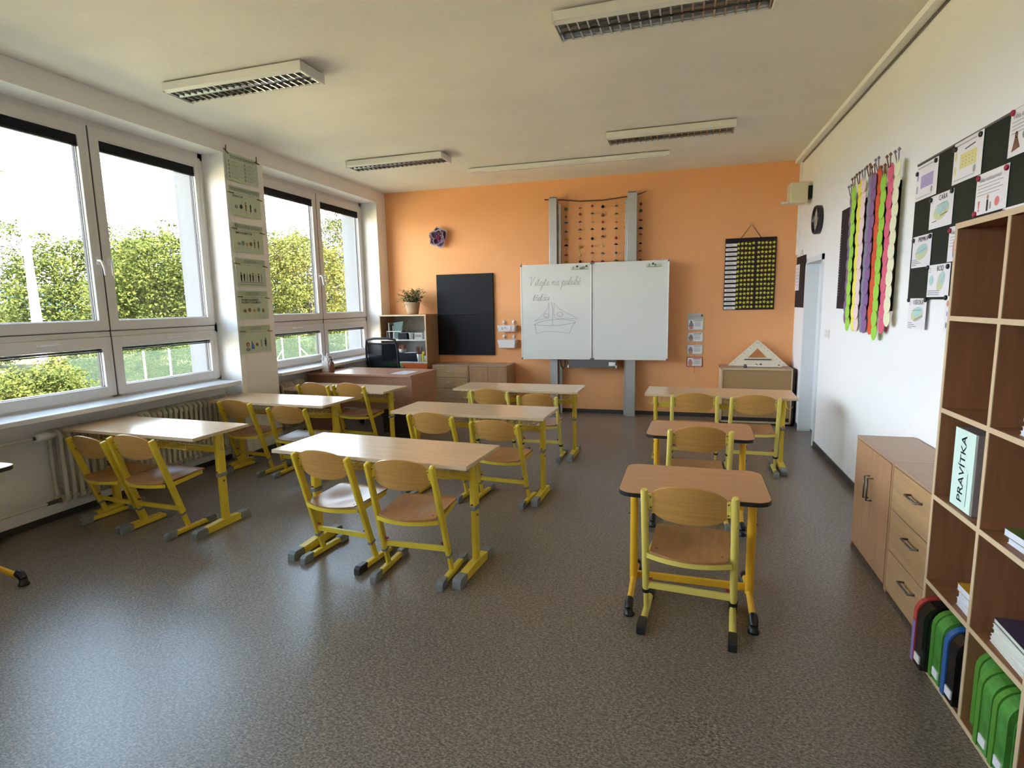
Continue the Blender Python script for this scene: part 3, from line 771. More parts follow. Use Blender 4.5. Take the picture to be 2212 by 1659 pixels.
for i, (x, y, rot, lb) in enumerate(((-3.18, 3.765, -.4, 'louvred ceiling lamp nearest the left window, close to the camera'), (-3.20, 6.28, -1, 'louvred ceiling lamp on the left, farther one towards the orange wall'),
                         (-.135, 3.67, -1, 'louvred ceiling lamp cut by the top edge of the photo'), (-.12, 6.20, -1, 'louvred ceiling lamp on the right, above the whiteboard area'))):
    o = lampo if i == 0 else copy_tree(lampo)
    o.location = (x, y, ZC); o.rotation_euler = (0, 0, R(rot)); tag(o, lb, 'lamp', 'louvred ceiling lamps')
t = thing('board_lamp', (-1.37, 7.06, ZC), 'long slim white strip lamp on the ceiling before the orange wall', 'lamp')
b = MB('lamp_body'); b.box(-1.235, 1.235, -.05, .05, -.055, -.012, .004); b.box(-1.0, -.9, -.02, .02, -.012, 0); b.box(.9, 1.0, -.02, .02, -.012, 0); b.build('housing', t)
b = MB('tube_glass'); b.box(-1.2, 1.2, -.03, .045, -.062, -.054, .003); b.build('diffuser', t)
b = MB('lamp_body'); b.box(-.03, .03, -.055, -.02, -.066, -.05, .004); b.build('clip', t)

# ============================================================ FRONT WALL
t = thing('pinboard', (-3.105, YF, .838), 'large black two-part board on the orange wall beside the shelf unit', 'board')
for z0, z1 in ((.0, .605), (.608, 1.222)):
    b = MB('panel_black'); b.box(-.455, .455, -.034, -.002, z0, z1, .003); b.build('panel', t)
# flower
t = thing('paper_flower', (-3.485, YF, 2.61), 'purple paper flower with pale rims on the orange wall', 'flower')
b = MB('petal_core'); b.lathe([(.02, -.002), (.035, -.03), (.03, -.06)], (0, 0, 0), 14, 'y'); b.build('mount', t)
def petal(t, ang, r, w, tilt, inner, y0):
    b = MB('petal_rim'); ca, sa = math.cos(R(ang)), math.sin(R(ang))
    def fn(sc, off):
        def f(u, v):
            a = 2 * u - 1; rr = r * sc * v + r * (1 - sc) * .25; wd = w * sc * math.sin(math.pi * min(1, v * .92 + .06)) ** .7
            x = a * wd; h = y0 - tilt * (v ** 1.4) - .03 * a * a - off
            return (rr * ca - x * sa, h, rr * sa + x * ca)
        return f
    b.sheet(fn(1, 0), 8, 8, .002); b.m(inner).sheet(fn(.8, .0028), 8, 8, .001); b.build('petal', t)
for i, a in enumerate((35, 95, 160, 215, 285)): petal(t, a, .16, .085, .03, 'petal_dark' if i % 2 else 'petal_purple', -.012)
for i, a in enumerate((65, 140, 255, 330)): petal(t, a, .118, .066, .06, 'petal_purple' if i % 2 else 'petal_dark', -.035)
b = MB('petal_core'); b.lathe([(.004, -.085), (.022, -.078), (.028, -.06), (.02, -.045)], (0, 0, 0), 12, 'y')
for i in range(7): q = i * .9; b.tube([(0, -.07, 0), (.02 * math.cos(q), -.09, .02 * math.sin(q)), (.032 * math.cos(q), -.10, .032 * math.sin(q))], .005, 6)
b.build('flower_centre', t)

# pylon whiteboard
t = thing('whiteboard', (-1.14, YF, 0), 'two-part whiteboard on tall metal pylons with a drawn sailing boat', 'whiteboard')
ox = -1.14
for x0, x1, xr0, xr1 in ((-1.758, -1.650, -1.633, -1.600), (-.685, -.556, -.715, -.690)):
    b = MB('alu'); b.box(x0 - ox, x1 - ox, -.18, -.06, .001, 3.04, .004); b.m('alu_dark'); b.box(x0 - ox + .01, x1 - ox - .01, -.182, -.062, 3.04, 3.055); b.box(x0 - ox + .005, x1 - ox - .005, -.06, -.001, 2.6, 2.66); b.box(x0 - ox + .005, x1 - ox - .005, -.06, -.001, .3, .36)
    b.build('pylon', t)
    b = MB('alu'); b.box(xr0 - ox, xr1 - ox, -.13, -.08, .001, 2.96, .003); b.build('rail', t)
def strokes(sh, polys, w, m, sm=4):
    for p in polys:
        if sm and len(p) > 2:
            q = [p[0]] + list(p) + [p[-1]]; out = []
            for i in range(1, len(q) - 2):
                for k in range(sm):
                    s = k / sm; a, b_, c, d = q[i - 1], q[i], q[i + 1], q[i + 2]
                    out.append(tuple(.5 * (2 * b_[j] + (c[j] - a[j]) * s + (2 * a[j] - 5 * b_[j] + 4 * c[j] - d[j]) * s * s + (3 * b_[j] - a[j] - 3 * c[j] + d[j]) * s ** 3) for j in (0, 1)))
            out.append(p[-1]); p = out
        sh.line(p, w, m)
# one-stroke school script, unit x-height = 1, y up
SCR = {
 'V': (1.7, [[(-.1, 2.0), (.25, 2.25), (.45, 2.1), (.5, 1.2), (.55, .0), (.95, 1.2), (1.25, 2.1), (1.5, 2.3)]]),
 'i': (.55, [[(-.1, .1), (.2, .95), (.1, .15), (.25, 0), (.5, .2)]]), 'í': (.55, [[(-.1, .1), (.2, .95), (.1, .15), (.25, 0), (.5, .2)], [(.3, 1.3), (.5, 1.7)]]),
 't': (.62, [[(-.1, .1), (.25, 1.8), (.12, .15), (.28, 0), (.55, .2)], [(0, 1.1), (.5, 1.15)]]),
 'ť': (.70, [[(-.1, .1), (.25, 1.8), (.12, .15), (.28, 0), (.55, .2)], [(0, 1.1), (.5, 1.15)], [(.5, 1.9), (.48, 1.5)]]),
 'e': (.72, [[(-.1, .1), (.35, .55), (.5, .85), (.3, 1.0), (.1, .6), (.12, .15), (.35, 0), (.68, .25)]]),
 'ě': (.72, [[(-.1, .1), (.35, .55), (.5, .85), (.3, 1.0), (.1, .6), (.12, .15), (.35, 0), (.68, .25)], [(.2, 1.6), (.33, 1.35), (.5, 1.6)]]),
 'j': (.5, [[(-.1, .1), (.25, .95), (.1, -.6), (-.15, -1.1), (-.3, -.8), (.0, -.2), (.45, .2)], [(.28, 1.35), (.31, 1.4)]]),
 'n': (.95, [[(-.1, .6), (.1, 1.0), (.12, .0), (.2, .6), (.45, 1.0), (.6, .8), (.55, .15), (.7, 0), (.92, .2)]]),
 'a': (.85, [[(.6, .85), (.35, 1.0), (.05, .6), (.1, .1), (.35, 0), (.6, .5), (.65, 1.0), (.58, .15), (.7, 0), (.88, .2)]]),
 'á': (.85, [[(.6, .85), (.35, 1.0), (.05, .6), (.1, .1), (.35, 0), (.6, .5), (.65, 1.0), (.58, .15), (.7, 0), (.88, .2)], [(.45, 1.3), (.65, 1.7)]]),
 'p': (.9, [[(-.1, .3), (.25, 1.2), (.0, -1.1), (.15, .5), (.45, 1.0), (.7, .7), (.6, .15), (.35, 0), (.6, -.02), (.9, .2)]]),
 'l': (.6, [[(-.1, .1), (.4, 1.5), (.35, 2.0), (.15, 1.7), (.1, .2), (.28, 0), (.55, .2)]]),
 'u': (.9, [[(-.1, .3), (.15, 1.0), (.1, .2), (.3, 0), (.55, .4), (.68, 1.0), (.6, .15), (.72, 0), (.92, .2)]]),
 'b': (.8, [[(-.1, .1), (.35, 1.5), (.3, 2.0), (.1, 1.6), (.1, .2), (.35, 0), (.6, .3), (.5, .85), (.4, .8), (.8, .75)]]),
 'ř': (.75, [[(-.1, .1), (.15, 1.05), (.3, .85), (.5, .9), (.4, .2), (.5, 0), (.72, .2)], [(.2, 1.6), (.33, 1.35), (.5, 1.6)]]),
 'c': (.68, [[(.5, .8), (.35, 1.0), (.1, .7), (.12, .15), (.35, 0), (.66, .22)]]), ' ': (.7, [])}
def script(sh, txt, u, v, h, w, m):
    for ch in txt:
        adv, ps = SCR[ch]
        strokes(sh, [[(u + (x + .22 * y) * h, v - y * h) for x, y in p] for p in ps], w, m); u += adv * h
def panel(x0, x1, name_label, draw):
    b = MB('board_frame'); z0, z1, ya, yb = .806, 2.138, -.262, -.232; w = .014
    b.box(x0 - ox, x1 - ox, ya - .002, yb, z0, z0 + w, .003); b.box(x0 - ox, x1 - ox, ya - .002, yb, z1 - w, z1, .003); b.box(x0 - ox, x0 - ox + w, ya - .002, yb, z0, z1, .003); b.box(x1 - ox - w, x1 - ox, ya - .002, yb, z0, z1, .003)
    b.m('alu_dark')
    for cx in (x0 - ox, x1 - ox - .022):
        for cz in (z0, z1 - .022): b.box(cx - .001, cx + .023, ya - .003, yb + .001, cz - .001, cz + .023, .003)
    fr = b.build('board_panel', t)
    b = MB('board_white'); b.box(x0 - ox + .008, x1 - ox - .008, ya + .001, yb - .003, z0 + .008, z1 - .008); b.build('writing_surface', fr)
    b = MB('ink_soft'); sh = Sheet(b, (x0 - ox, ya + .001, z1), (1, 0, 0), (0, -1, 0)); draw(sh); b.build('marker_drawing', fr) if b.v else None
def left(sh):
    script(sh, 'Vítejte na palubě', .115, .290, .0555, .0045, 'ink_grey'); script(sh, 'třeťáci', .18, .50, .050, .0052, 'ink_grey')
    def B(px, py): return ((px - 32) / 1000 * 1.012, (py - 80) / 1340 * 1.34 + .008)
    L = lambda ps, m='ink_soft', w=.005: strokes(sh, [[B(*p) for p in ps]], w, m)
    L([(437, 600), (435, 815)]); L([(437, 600), (410, 690), (355, 760), (270, 835), (228, 858), (330, 835), (437, 820)]); L([(470, 590), (492, 700), (490, 800), (486, 922)], 'ink_grey')
    L([(512, 600), (518, 812), (700, 820), (835, 838)]); L([(512, 610), (560, 670), (650, 730), (760, 785), (840, 830)])
    L([(225, 905), (330, 865), (470, 845), (600, 838), (740, 850), (812, 880), (700, 905), (520, 925), (370, 925), (225, 910)], 'ink_grey')
    L([(222, 905), (242, 950), (250, 1035)], 'ink_grey'); L([(812, 880), (760, 945), (730, 1035)], 'ink_grey'); L([(250, 1035), (380, 1008), (500, 1008), (620, 1020), (730, 1035)])
    for cx, cy, rx, ry in ((397, 785, 38, 28), (594, 770, 40, 34)):
        m = 'ink_red'; L([(cx + rx * math.cos(a * .5), cy + ry * math.sin(a * .5)) for a in range(14)], m); L([(cx - 18, cy + 5), (cx, cy + 18), (cx + 18, cy + 5)], m, .004)
panel(-2.161, -1.1455, '', left); panel(-1.1335, -.122, '', lambda sh: None)
b = MB('alu_dark'); b.box(-1.30 - ox, -.98 - ox, -.228, -.20, .83, 2.12); b.box(-1.74 - ox, -.57 - ox, -.22, -.182, 1.3, 1.4); b.build('back_frame', t)  # first box is a dark strip added so the panel gap reads dark
b = MB('alu_dark'); b.box(-1.474 - ox, -.806 - ox, -.30, -.23, .696, .712, .004); b.box(-1.474 - ox, -.806 - ox, -.236, -.226, .70, .806); b.box(-1.474 - ox, -.806 - ox, -.302, -.296, .70, .726); b.build('pen_tray', t)
b = MB('white_plastic')
for x in (-1.474, -.806): b.box(x - ox - .008, x - ox + .008, -.304, -.228, .694, .73, .003)
b.build('tray_end', t)
b = MB('cap_black'); b.tube([(-1.625 - ox, -.14, .82), (-1.60 - ox, -.16, .70), (-1.57 - ox, -.16, .66), (-1.545 - ox, -.15, .70), (-1.55 - ox, -.14, .80)], .009, 8); b.build('cable', t)
b = MB('white_plastic'); b.box(-.905, -.815, YF - .31, YF - .285, .725, .775, .004)
tag(b.build('board_eraser', origin=(-.86, YF - .298, .725)), 'small white board eraser at the right end of the pen tray', 'eraser')
for lb, x0, w, txt, mg in (('paper strip with date notes at the top right of the left whiteboard', -1.435, .245, ('1', 'září'), (.085, .215)), ('paper strip with numerals at the top right of the right whiteboard', -.418, .20, ('1', '9.'), (.085,))):
    tt = thing('paper_strip', (x0, YF - .265, 2.06), lb, 'paper')
    b = MB('paper_mint'); b.box(0, w, -.0012, 0, -.012, .03); sh = Sheet(b, (0, -.0014, .05), (1, 0, 0), (0, -1, 0))
    sh.text(txt[0], .02, .052, .062, 'ink'); sh.text(txt[1], w * .5, .052, .05, 'ink', bold=.001); sh.line([(.005, .058), (w - .005, .058)], .003, 'ink'); b.build('strip', tt)
    for m_ in mg: b = MB('magnet_black'); b.lathe([(.012, -.001), (.012, -.008), (.009, -.010)], (m_, 0, .035), 12, 'y'); b.build('magnet', tt)
for i, (x, lb) in enumerate(((-2.15, 'white clip on the top corner of the left whiteboard, first from left'), (-2.06, 'white clip on the top edge of the left whiteboard, second from left'), (-1.97, 'white clip on the top edge of the left whiteboard, third from left'),
                      (-.32, 'white clip on the top edge of the right whiteboard, nearest its middle'), (-.215, 'white clip on the top edge of the right whiteboard, middle of three'), (-.13, 'white clip on the top right corner of the right whiteboard'))):
    b = MB('white_plastic'); b.tube([(x, YF - .25, 2.138), (x + .006, YF - .262, 2.152), (x - .006, YF - .275, 2.160)], .006, 6)
    tag(b.build('board_clip', origin=(x, YF - .25, 2.138)), lb, 'clip', 'white clips on the whiteboard')

# bead hanging behind the pylons
t = thing('bead_hanging', (-1.14, YF - .05, 2.99), 'branch with strings of coloured beads hanging above the whiteboard', 'wall hanging')
b = MB('branch'); b.tube([(-1.853 + 1.14, .03, .065), (-1.6 + 1.14, .03, .045), (-1.35 + 1.14, .03, .012), (-1.03 + 1.14, .03, .003), (-.66 + 1.14, .03, .033), (-.52 + 1.14, .03, .055), (-.442 + 1.14, .03, .085)], [.008, .009, .009, .009, .008, .006, .004], 8); b.build('branch', t)
rs = random.Random(3); bcols = ['ink_brown', 'pencil_red', 'teal_board', 'ink_ochre', 'panel_black', 'magnet_red', 'case_blue', 'leaf_plant', 'ink_olive']
for x in (-1.762, -1.545, -1.345, -1.175, -1.03, -.845, -.705, -.515):
    zt = .045 if x < -1.6 else (.01 if x < -.8 else .04)
    b = MB('string'); b.tube([(x + 1.14, .02, zt), (x + 1.14, .02, -.88)], .0012, 4); so = b.build('string', t)
    for i in range(8):
        z = -.075 - i * .105 + rs.uniform(-.018, .018); m = rs.choice(bcols); b = MB(m); xx = x + 1.14; rr = rs.uniform(.018, .025)
        if rs.random() < .5: b.lathe([(.003, rr * .9), (rr, .002), (rr * .8, -rr * .8), (.003, -rr)], (xx, .02, z), 10)
        else: b.lathe([(.003, rr * .7), (rr * .7, rr * .4), (rr * 1.35, -rr * .3), (.004, -rr * .4)], (xx, .02, z), 8)
        b.build('bead', so)

# star chart
t = thing('star_chart', (.89, YF, 1.465), 'black felt star chart with name slips hanging on the orange wall', 'chart')
b = MB('felt_black'); b.box(-.31, .31, -.018, -.004, 0, .930, .002); b.build('felt_board', t)
b = MB('branch'); b.tube([(-.125, -.012, .925), (0, -.012, 1.10), (.12, -.012, .928)], .004, 6); b.build('cord', t)
b = MB('white_plastic'); b.tube([(0, -.001, 1.105), (0, -.02, 1.10)], .008, 8); b.build('hook', t)
names = ['Anna', 'Eliška', 'Jakub', 'Karolína', 'Jan', 'Matěj', 'Petr', 'Sebastián', 'Tomáš', 'Lukáš', 'Natálie', 'Michaela', 'Tereza', 'Veronika', 'Kristýna']
rs = random.Random(5); extra = MB('star_yellow')
def star(b, x, z, r, q, y=-.0195):
    pts = [(x + (r if i % 2 == 0 else r * .48) * math.sin(q + i * math.pi / 5), y, z + (r if i % 2 == 0 else r * .48) * math.cos(q + i * math.pi / 5)) for i in range(10)]
    b.prism(pts, (0, -.0015, 0))
for r_ in range(15):
    z = .845 - r_ * .0585
    b = MB('paper'); b.box(-.305, -.165, -.0215, -.0185, z - .018, z + .018); sh = Sheet(b, (-.305, -.0215, z + .018), (1, 0, 0), (0, -1, 0))
    for k in range(6 + (r_ * 7) % 3): sh.rect(.025 + k * .011, .013 + (k % 2) * .002, .033 + k * .011, .024, 'ink_soft')
    b.build('name_slip', t)
    for c in range(10):
        x = -.142 + c * .0455 + (.012 if c > 4 else -.006); zz = z + .010 + rs.uniform(-.004, .004) + c * .0006; q = rs.uniform(-.3, .3)
        if c < 10 and r_ < 10: b = MB('star_yellow'); star(b, x, zz, .0235, q); b.build('star', t)
        else: star(extra, x, zz, .0235, q)
o = extra.build('star', t); o['kind'] = 'stuff'

# card strip
t = thing('card_strip', (.232, YF, 1.46), 'string of four small hat cards under a header strip, right of the whiteboard', 'cards')
b = MB('string'); b.tube([(0, -.004, .0), (0, -.004, -.87)], .0022, 5); b.build('string', t)
b = MB('unit_grey'); b.box(-.105, .100, -.010, -.006, -.115, -.035); sh = Sheet(b, (-.105, -.010, -.035), (1, 0, 0), (0, -1, 0)); sh.text('ZIMNÍ ČEPICE', .01, .048, .025, 'ink_grey'); sh.ell(.185, .03, .014, .018, 'ink_brown'); b.build('header_card', t)
for i, (z0, z1, rim, hd) in enumerate(((-.098, -.261, 'mint_head', 'mint_head'), (-.276, -.421, 'ink_ochre', 'ink_soft'), (-.444, -.592, 'paper_mint', 'unit_grey'), (-.616, -.761, 'magnet_red', 'ink_rose'))):
    b = MB(rim if i in (0, 3) else 'unit_grey'); w0, w1 = -.104, .104; b.box(w0, w1, -.009, -.0055, z1, z0 - .014); sh = Sheet(b, (w0, -.009, z0 - .014), (1, 0, 0), (0, -1, 0)); h = z0 - .014 - z1
    sh.rrect(.01, .008, .198, h - .008, .008, 'paper'); sh.lay(); sh.rect(.085, .014, .185, .030, hd)
    for k in range(5): sh.rect(.095, .042 + k * .012, .165 + (k % 2) * .015, .047 + k * .012, 'ink_soft')
    sh.ell(.048, h * .78, .028, .02, 'ink_skin'); sh.lay(); sh.poly([(.012, h * .66), (.034, h * .30), (.048, h * .22), (.062, h * .30), (.084, h * .66)], 'ink_grey' if i < 3 else 'ink_skin')
    if i == 0: sh.ell(.048, h * .22, .01, .010, 'ink')
    b.build('hat_card', t)

# wall bins
for (z0, z1, zc, lb, paper) in ((1.272, 1.378 - .078, 1.355, 'white wall bin with a paper slip, upper of the two', 1), (0, 0, 0, '', 0)):
    pass
for (zb, zt, lb, pp) in ((1.195, 1.285, 'white wall bin with a printed slip, upper of two beside the whiteboard', 1), (.955, 1.072, 'white wall bin, lower of two beside the whiteboard', 0)):
    t = thing('wall_bin', (-2.43, YF, zb), lb, 'bin', 'white bins beside the whiteboard'); h = zt - zb
    b = MB('white_plastic'); w0, w1 = .128, .150
    def ring(w, y0, y1, z, r=.02): return [(-w + r, y0, z), (w - r, y0, z), (w, y0 + r, z), (w, y1, z), (-w, y1, z), (-w, y0 + r, z)]
    lo, hi = ring(w0, -.10, -.012, 0), ring(w1, -.115, -.008, h); li, hi2 = ring(w0 - .004, -.096, -.016, .004), ring(w1 - .004, -.111, -.012, h)
    vs = lo + hi + li + hi2; n = 6; fs = [tuple(range(n - 1, -1, -1)), tuple(range(12, 18))]
    for i in range(n): j = (i + 1) % n; fs += [(i, j, 6 + j, 6 + i), (6 + i, 6 + j, 18 + j, 18 + i), (18 + i, 18 + j, 12 + j, 12 + i)]
    b.add(vs, fs); b.build('bin_body', t)
    for x in (-.065, .085):
        b = MB('white_plastic'); b.lathe([(.026, -.002), (.026, -.012), (.014, -.02), (.011, -.034), (.004, -.036)], (x, 0, h + .048), 18, 'y'); b.tube([(x, -.022, h + .04), (x, -.026, h + .006), (x, -.014, h - .02)], .006, 8); b.build('suction_hook', t)
    if pp:
        b = MB('paper'); sh = Sheet(b, (-.10, -.1095, h * .86), (1, 0, 0), (0, -1, -.0)); sh.k = .004; sh.rect(0, 0, .16, .06, 'paper'); sh.k = .005
        sh.ell(.035, .02, .008, .010, 'ink_grey'); sh.rect(.028, .032, .044, .05, 'ink_grey'); sh.rect(.06, .012, .10, .022, 'ink_grey'); sh.rect(.06, .032, .12, .037, 'ink_soft'); b.build('slip', t)

# ============================================================ FURNITURE ALONG THE FRONT WALL
t = thing('shelf_unit', (-3.95, YF, 0), 'grey shelf unit with green and orange lower doors in the window corner', 'shelf')
x0, x1, y0 = -.385, .385, -.455
b = MB('oak'); b.box(x0, x0 + .02, y0, -.005, .02, 1.468, .001); b.box(x1 - .02, x1, y0, -.005, .02, 1.468, .001); b.box(x0, x1, y0, -.005, .001, .06); b.box(x0 - .002, x1 + .002, y0 - .002, -.004, 1.45, 1.47, .001)
b.m('shelf_edge'); b.box(x0, x0 + .02, y0 - .002, y0, .02, 1.468); b.box(x1 - .02, x1, y0 - .002, y0, .02, 1.468); b.box(x0 - .003, x1 + .003, y0 - .004, y0 - .001, 1.449, 1.471); b.build('carcass', t)
b = MB('unit_grey'); b.box(x0 + .02, x1 - .02, -.02, -.008, .06, 1.45); b.build('back_panel', t)
for z in (1.10, .765):
    b = MB('unit_white'); b.box(x0 + .02, x1 - .02, y0 + .003, -.021, z - .018, z, .001); b.build('shelf', t)
for a, c, m, hx in ((x0 + .002, -.03, 'door_lime', -.05), (-.027, x1 - .002, 'door_orange', -.005)):
    b = MB(m); b.box(a, c, y0 - .018, y0, .06, .744, .002); dd = b.build('door', t); b = MB('alu'); b.lathe([(.006, 0), (.005, -.012), (.012, -.018), (.010, -.026)], (hx, y0 - .018, .695), 12, 'y'); b.build('knob', dd)

def obj_at(b, name, loc, label, cat, group=None):
    o = b.build(name); o.location = loc; return tag(o, label, cat, group)
# contents
b = MB('teal_board'); b.prism([(-.05, .10, .01), (-.11, .10, .27), (.11, .10, .27), (.06, .10, .01)], (0, -.012, 0)); b.m('cover_dark'); b.box(-.14, -.11, -.05, .1, 0, .22); b.m('unit_grey'); b.box(-.17, -.145, -.05, .1, 0, .24)
t = thing('magazine_holder', (-4.11, 7.82, 1.101), 'white wire holder with green and dark folders on the upper shelf of the corner unit', 'holder')
b2 = MB('white_plastic')
for x in (-.14, -.02, .09): b2.box(x - .003, x + .003, -.10, -.094, 0, .12); b2.box(x - .003, x + .003, .10, .106, 0, .14)
b2.box(-.145, .10, -.102, -.094, .115, .125); b2.box(-.145, .10, .10, .108, .135, .145); b2.box(-.145, .095, -.1, .105, 0, .006); b2.tube([(.095, -.098, .12), (.16, .10, .285)], .003, 5); b2.build('wire_rack', t)
for a, m, q in ((-.12, 'unit_grey', .24), (-.085, 'panel_black', .21), (-.05, 'file_grey', .20)):
    b2 = MB(m); b2.box(a - .01, a + .01, -.07, .09, .007, .007 + q); b2.build('folder', t)
b2 = MB('teal_board'); b2.prism([(-.02, -.075, .008), (-.035, -.075, .25), (.13, -.075, .27), (.07, -.075, .008)], (0, .01, 0)); b2.build('folder', t, label='green folder')
b = MB('panel_black'); b.box(-.075, .075, -.08, .08, 0, .10, .004); b.m('unit_grey'); b.box(-.07, .07, -.075, .075, .1, .102); obj_at(b, 'storage_box', (-3.99 + .02, 7.76, 1.101), 'black storage box on the upper shelf of the corner unit', 'box')
b = MB('white_plastic'); b.lathe([(.034, 0), (.043, .08), (.05, .10), (.046, .10), (.038, .07)], (0, 0, 0), 4); obj_at(b, 'white_tub', (-3.855, 7.73, 1.101), 'white flared tub beside the black box in the corner unit', 'tub')
b = MB('unit_grey'); b.box(-.065, .065, -.07, .07, 0, .10, .004); b.m('file_grey'); b.box(-.05, .05, -.0715, -.07, .03, .07); obj_at(b, 'grey_box', (-3.735, 7.80, 1.101), 'small grey box on the upper shelf of the corner unit', 'box')
b = MB('white_plastic'); b.box(-.012, .012, -.05, .05, 0, .13, .003); obj_at(b, 'white_folder', (-3.602, 7.74, 1.101), 'white folder standing at the right end of the upper shelf', 'folder')
b = MB('panel_black'); b.box(-.17, .17, -.12, .12, 0, .125, .005); b.box(.02, .2, -.14, .1, .0, .10, .005); obj_at(b, 'black_case', (-3.93, 7.84, .766), 'black case lying on the lower shelf of the corner unit', 'case')
b = MB('paper'); b.box(-.10, .10, -.09, .09, 0, .006); b.box(-.02, .10, -.12, .05, .006, .012); obj_at(b, 'paper_pile', (-3.88, 7.83, .892), 'white papers on top of the black case', 'paper')
def pot(name, loc, m, r, h, n, label, seed):
    rs = random.Random(seed); t = thing(name, loc, label, 'pot')
    b = MB(m); b.lathe([(r * .75, 0), (r, h), (r * .92, h), (r * .7, .01)], (0, 0, 0), 14 if m != 'cup_white' else 4); b.build('cup', t)
    for i in range(n):
        q = rs.uniform(0, 6.28); a = r * .5 * rs.random(); b = MB(rs.choice(['pencil_red', 'ink_brown', 'ink_brown', 'panel_black', 'teal_board', 'pencil_red', 'ink_ochre']))
        b.tube([(a * math.cos(q), a * math.sin(q), .015), (a * math.cos(q) * 1.9, a * math.sin(q) * 1.9, h * rs.uniform(1.5, 1.95)), (a * math.cos(q) * 2, a * math.sin(q) * 2, h * 2.02)], [.005, .005, .0015], 6); b.build('pencil', t)
pot('pencil_cup', (-3.715, 7.71, .766), 'cup_white', .052, .115, 13, 'white square cup full of pencils in the corner unit', 1)
pot('pencil_basket', (-4.03, 7.78, .892), 'unit_grey', .062, .06, 14, 'grey basket of pencils standing on the black case', 2)
t = thing('giraffe_pot', (-3.635, 7.72, .766), 'yellow and green pot shaped like a long-necked animal beside the pencil cup', 'pot')
b = MB('lemon_felt'); b.box(-.035, -.012, -.03, .03, 0, .13, .006); b.box(-.04, .0, -.012, .012, .11, .15, .005); b.build('neck', t); b = MB('paper_mint'); b.lathe([(.032, 0), (.04, .09), (.036, .09), (.03, .01)], (.02, .01, 0), 14); b.build('pot_body', t)
# plant on top
t = thing('potted_plant', (-3.87, 7.86, 1.471), 'leafy plant in a beige pot on top of the corner shelf unit', 'plant')
b = MB('terracotta'); b.lathe([(.075, 0), (.085, .006), (.092, .05), (.112, .16), (.118, .17), (.118, .182), (.106, .182), (.10, .15)], (0, 0, 0), 24); b.build('pot', t)
b = MB('bark'); b.lathe([(.10, .150), (.10, .155)], (0, 0, 0), 16); b.build('soil', t)
rs = random.Random(11); fb = MB('leaf_plant'); fb.mats.append('leaf_pale')
for i in range(90):
    q = rs.uniform(0, 6.28); L = rs.uniform(.08, .25); up = rs.uniform(.02, .22); dr = -.1 if (i % 6 == 0) else 0
    p = [(.03 * math.cos(q), .03 * math.sin(q), .155), (L * .5 * math.cos(q), L * .5 * math.sin(q) * .8, .17 + up * .8), (L * math.cos(q), L * .8 * math.sin(q), .17 + up + dr)]
    fb.m('leaf_plant').tube(p, .0018, 4)
    for k in range(9):
        f = .25 + .75 * k / 8; A, B_, C_ = [Vector(v) for v in p]; c = (A.lerp(B_, f * 2) if f < .5 else B_.lerp(C_, f * 2 - 1)) + Vector((rs.uniform(-.02, .02), rs.uniform(-.02, .02), rs.uniform(-.015, .015)))
        d = Vector((math.cos(q + rs.uniform(-1.3, 1.3)), math.sin(q + rs.uniform(-1.3, 1.3)), rs.uniform(-.7, .5))).normalized(); s = d.cross(Vector((0, 0, 1))).normalized(); w = rs.uniform(.010, .018); l = rs.uniform(.030, .052)
        fb.m('leaf_pale' if rs.random() < .32 else 'leaf_plant').add([c, c + d * l * .5 + s * w, c + d * l, c + d * l * .5 - s * w], [(0, 1, 2, 3)])
fb.build('foliage', t)

def cabinet_front(name, x0, x1, label, kind, yf=7.65, h=.725, group=None):
    t = thing(name, ((x0 + x1) / 2, YF, 0), label, 'cabinet', group); w = (x1 - x0) / 2; f = yf - YF
    b = MB('oak'); b.box(-w, -w + .018, f, -.015, .001, h - .018); b.box(w - .018, w, f, -.015, .001, h - .018); b.box(-w + .018, w - .018, -.03, -.016, .02, h - .02); b.box(-w + .018, w - .018, f + .03, -.03, .06, .075); b.build('carcass', t)
    b = MB('oak_top'); b.box(-w - .001, w + .001, f - .004, -.012, h - .018, h, .001); b.build('top', t)
    if kind == 'drawers':
        n = 4; hh = (h - .018 - .06) / n
        for i in range(n):
            z = .06 + hh * i; b = MB('oak_flat'); b.box(-w + .02, w - .02, f - .002, f + .016, z + .002, z + hh - .002, .001); d = b.build('drawer', t)
            b = MB('alu'); b.tube([(-.05, f, z + hh * .55), (-.05, f - .024, z + hh * .55), (.05, f - .024, z + hh * .55), (.05, f, z + hh * .55)], .004, 6); b.build('handle', d)
    else:
        for a, c, k in ((-w + .02, -.0015, -1), (.0015, w - .02, 1)):
            b = MB('oak'); b.box(a, c, f - .002, f + .016, .06, h - .022, .001); d = b.build('door', t)
            b = MB('alu'); hx = k * .03; b.tube([(hx, f, .36), (hx, f - .024, .36), (hx, f - .024, .46), (hx, f, .46)], .004, 6); b.build('handle', d)
    return t
cabinet_front('drawer_cabinet', -3.49, -2.915, 'low oak drawer cabinet under the black board, right of the shelf unit', 'drawers')
cabinet_front('door_cabinet', -2.905, -2.335, 'low oak cabinet with two plain doors under the black board', 'doors')

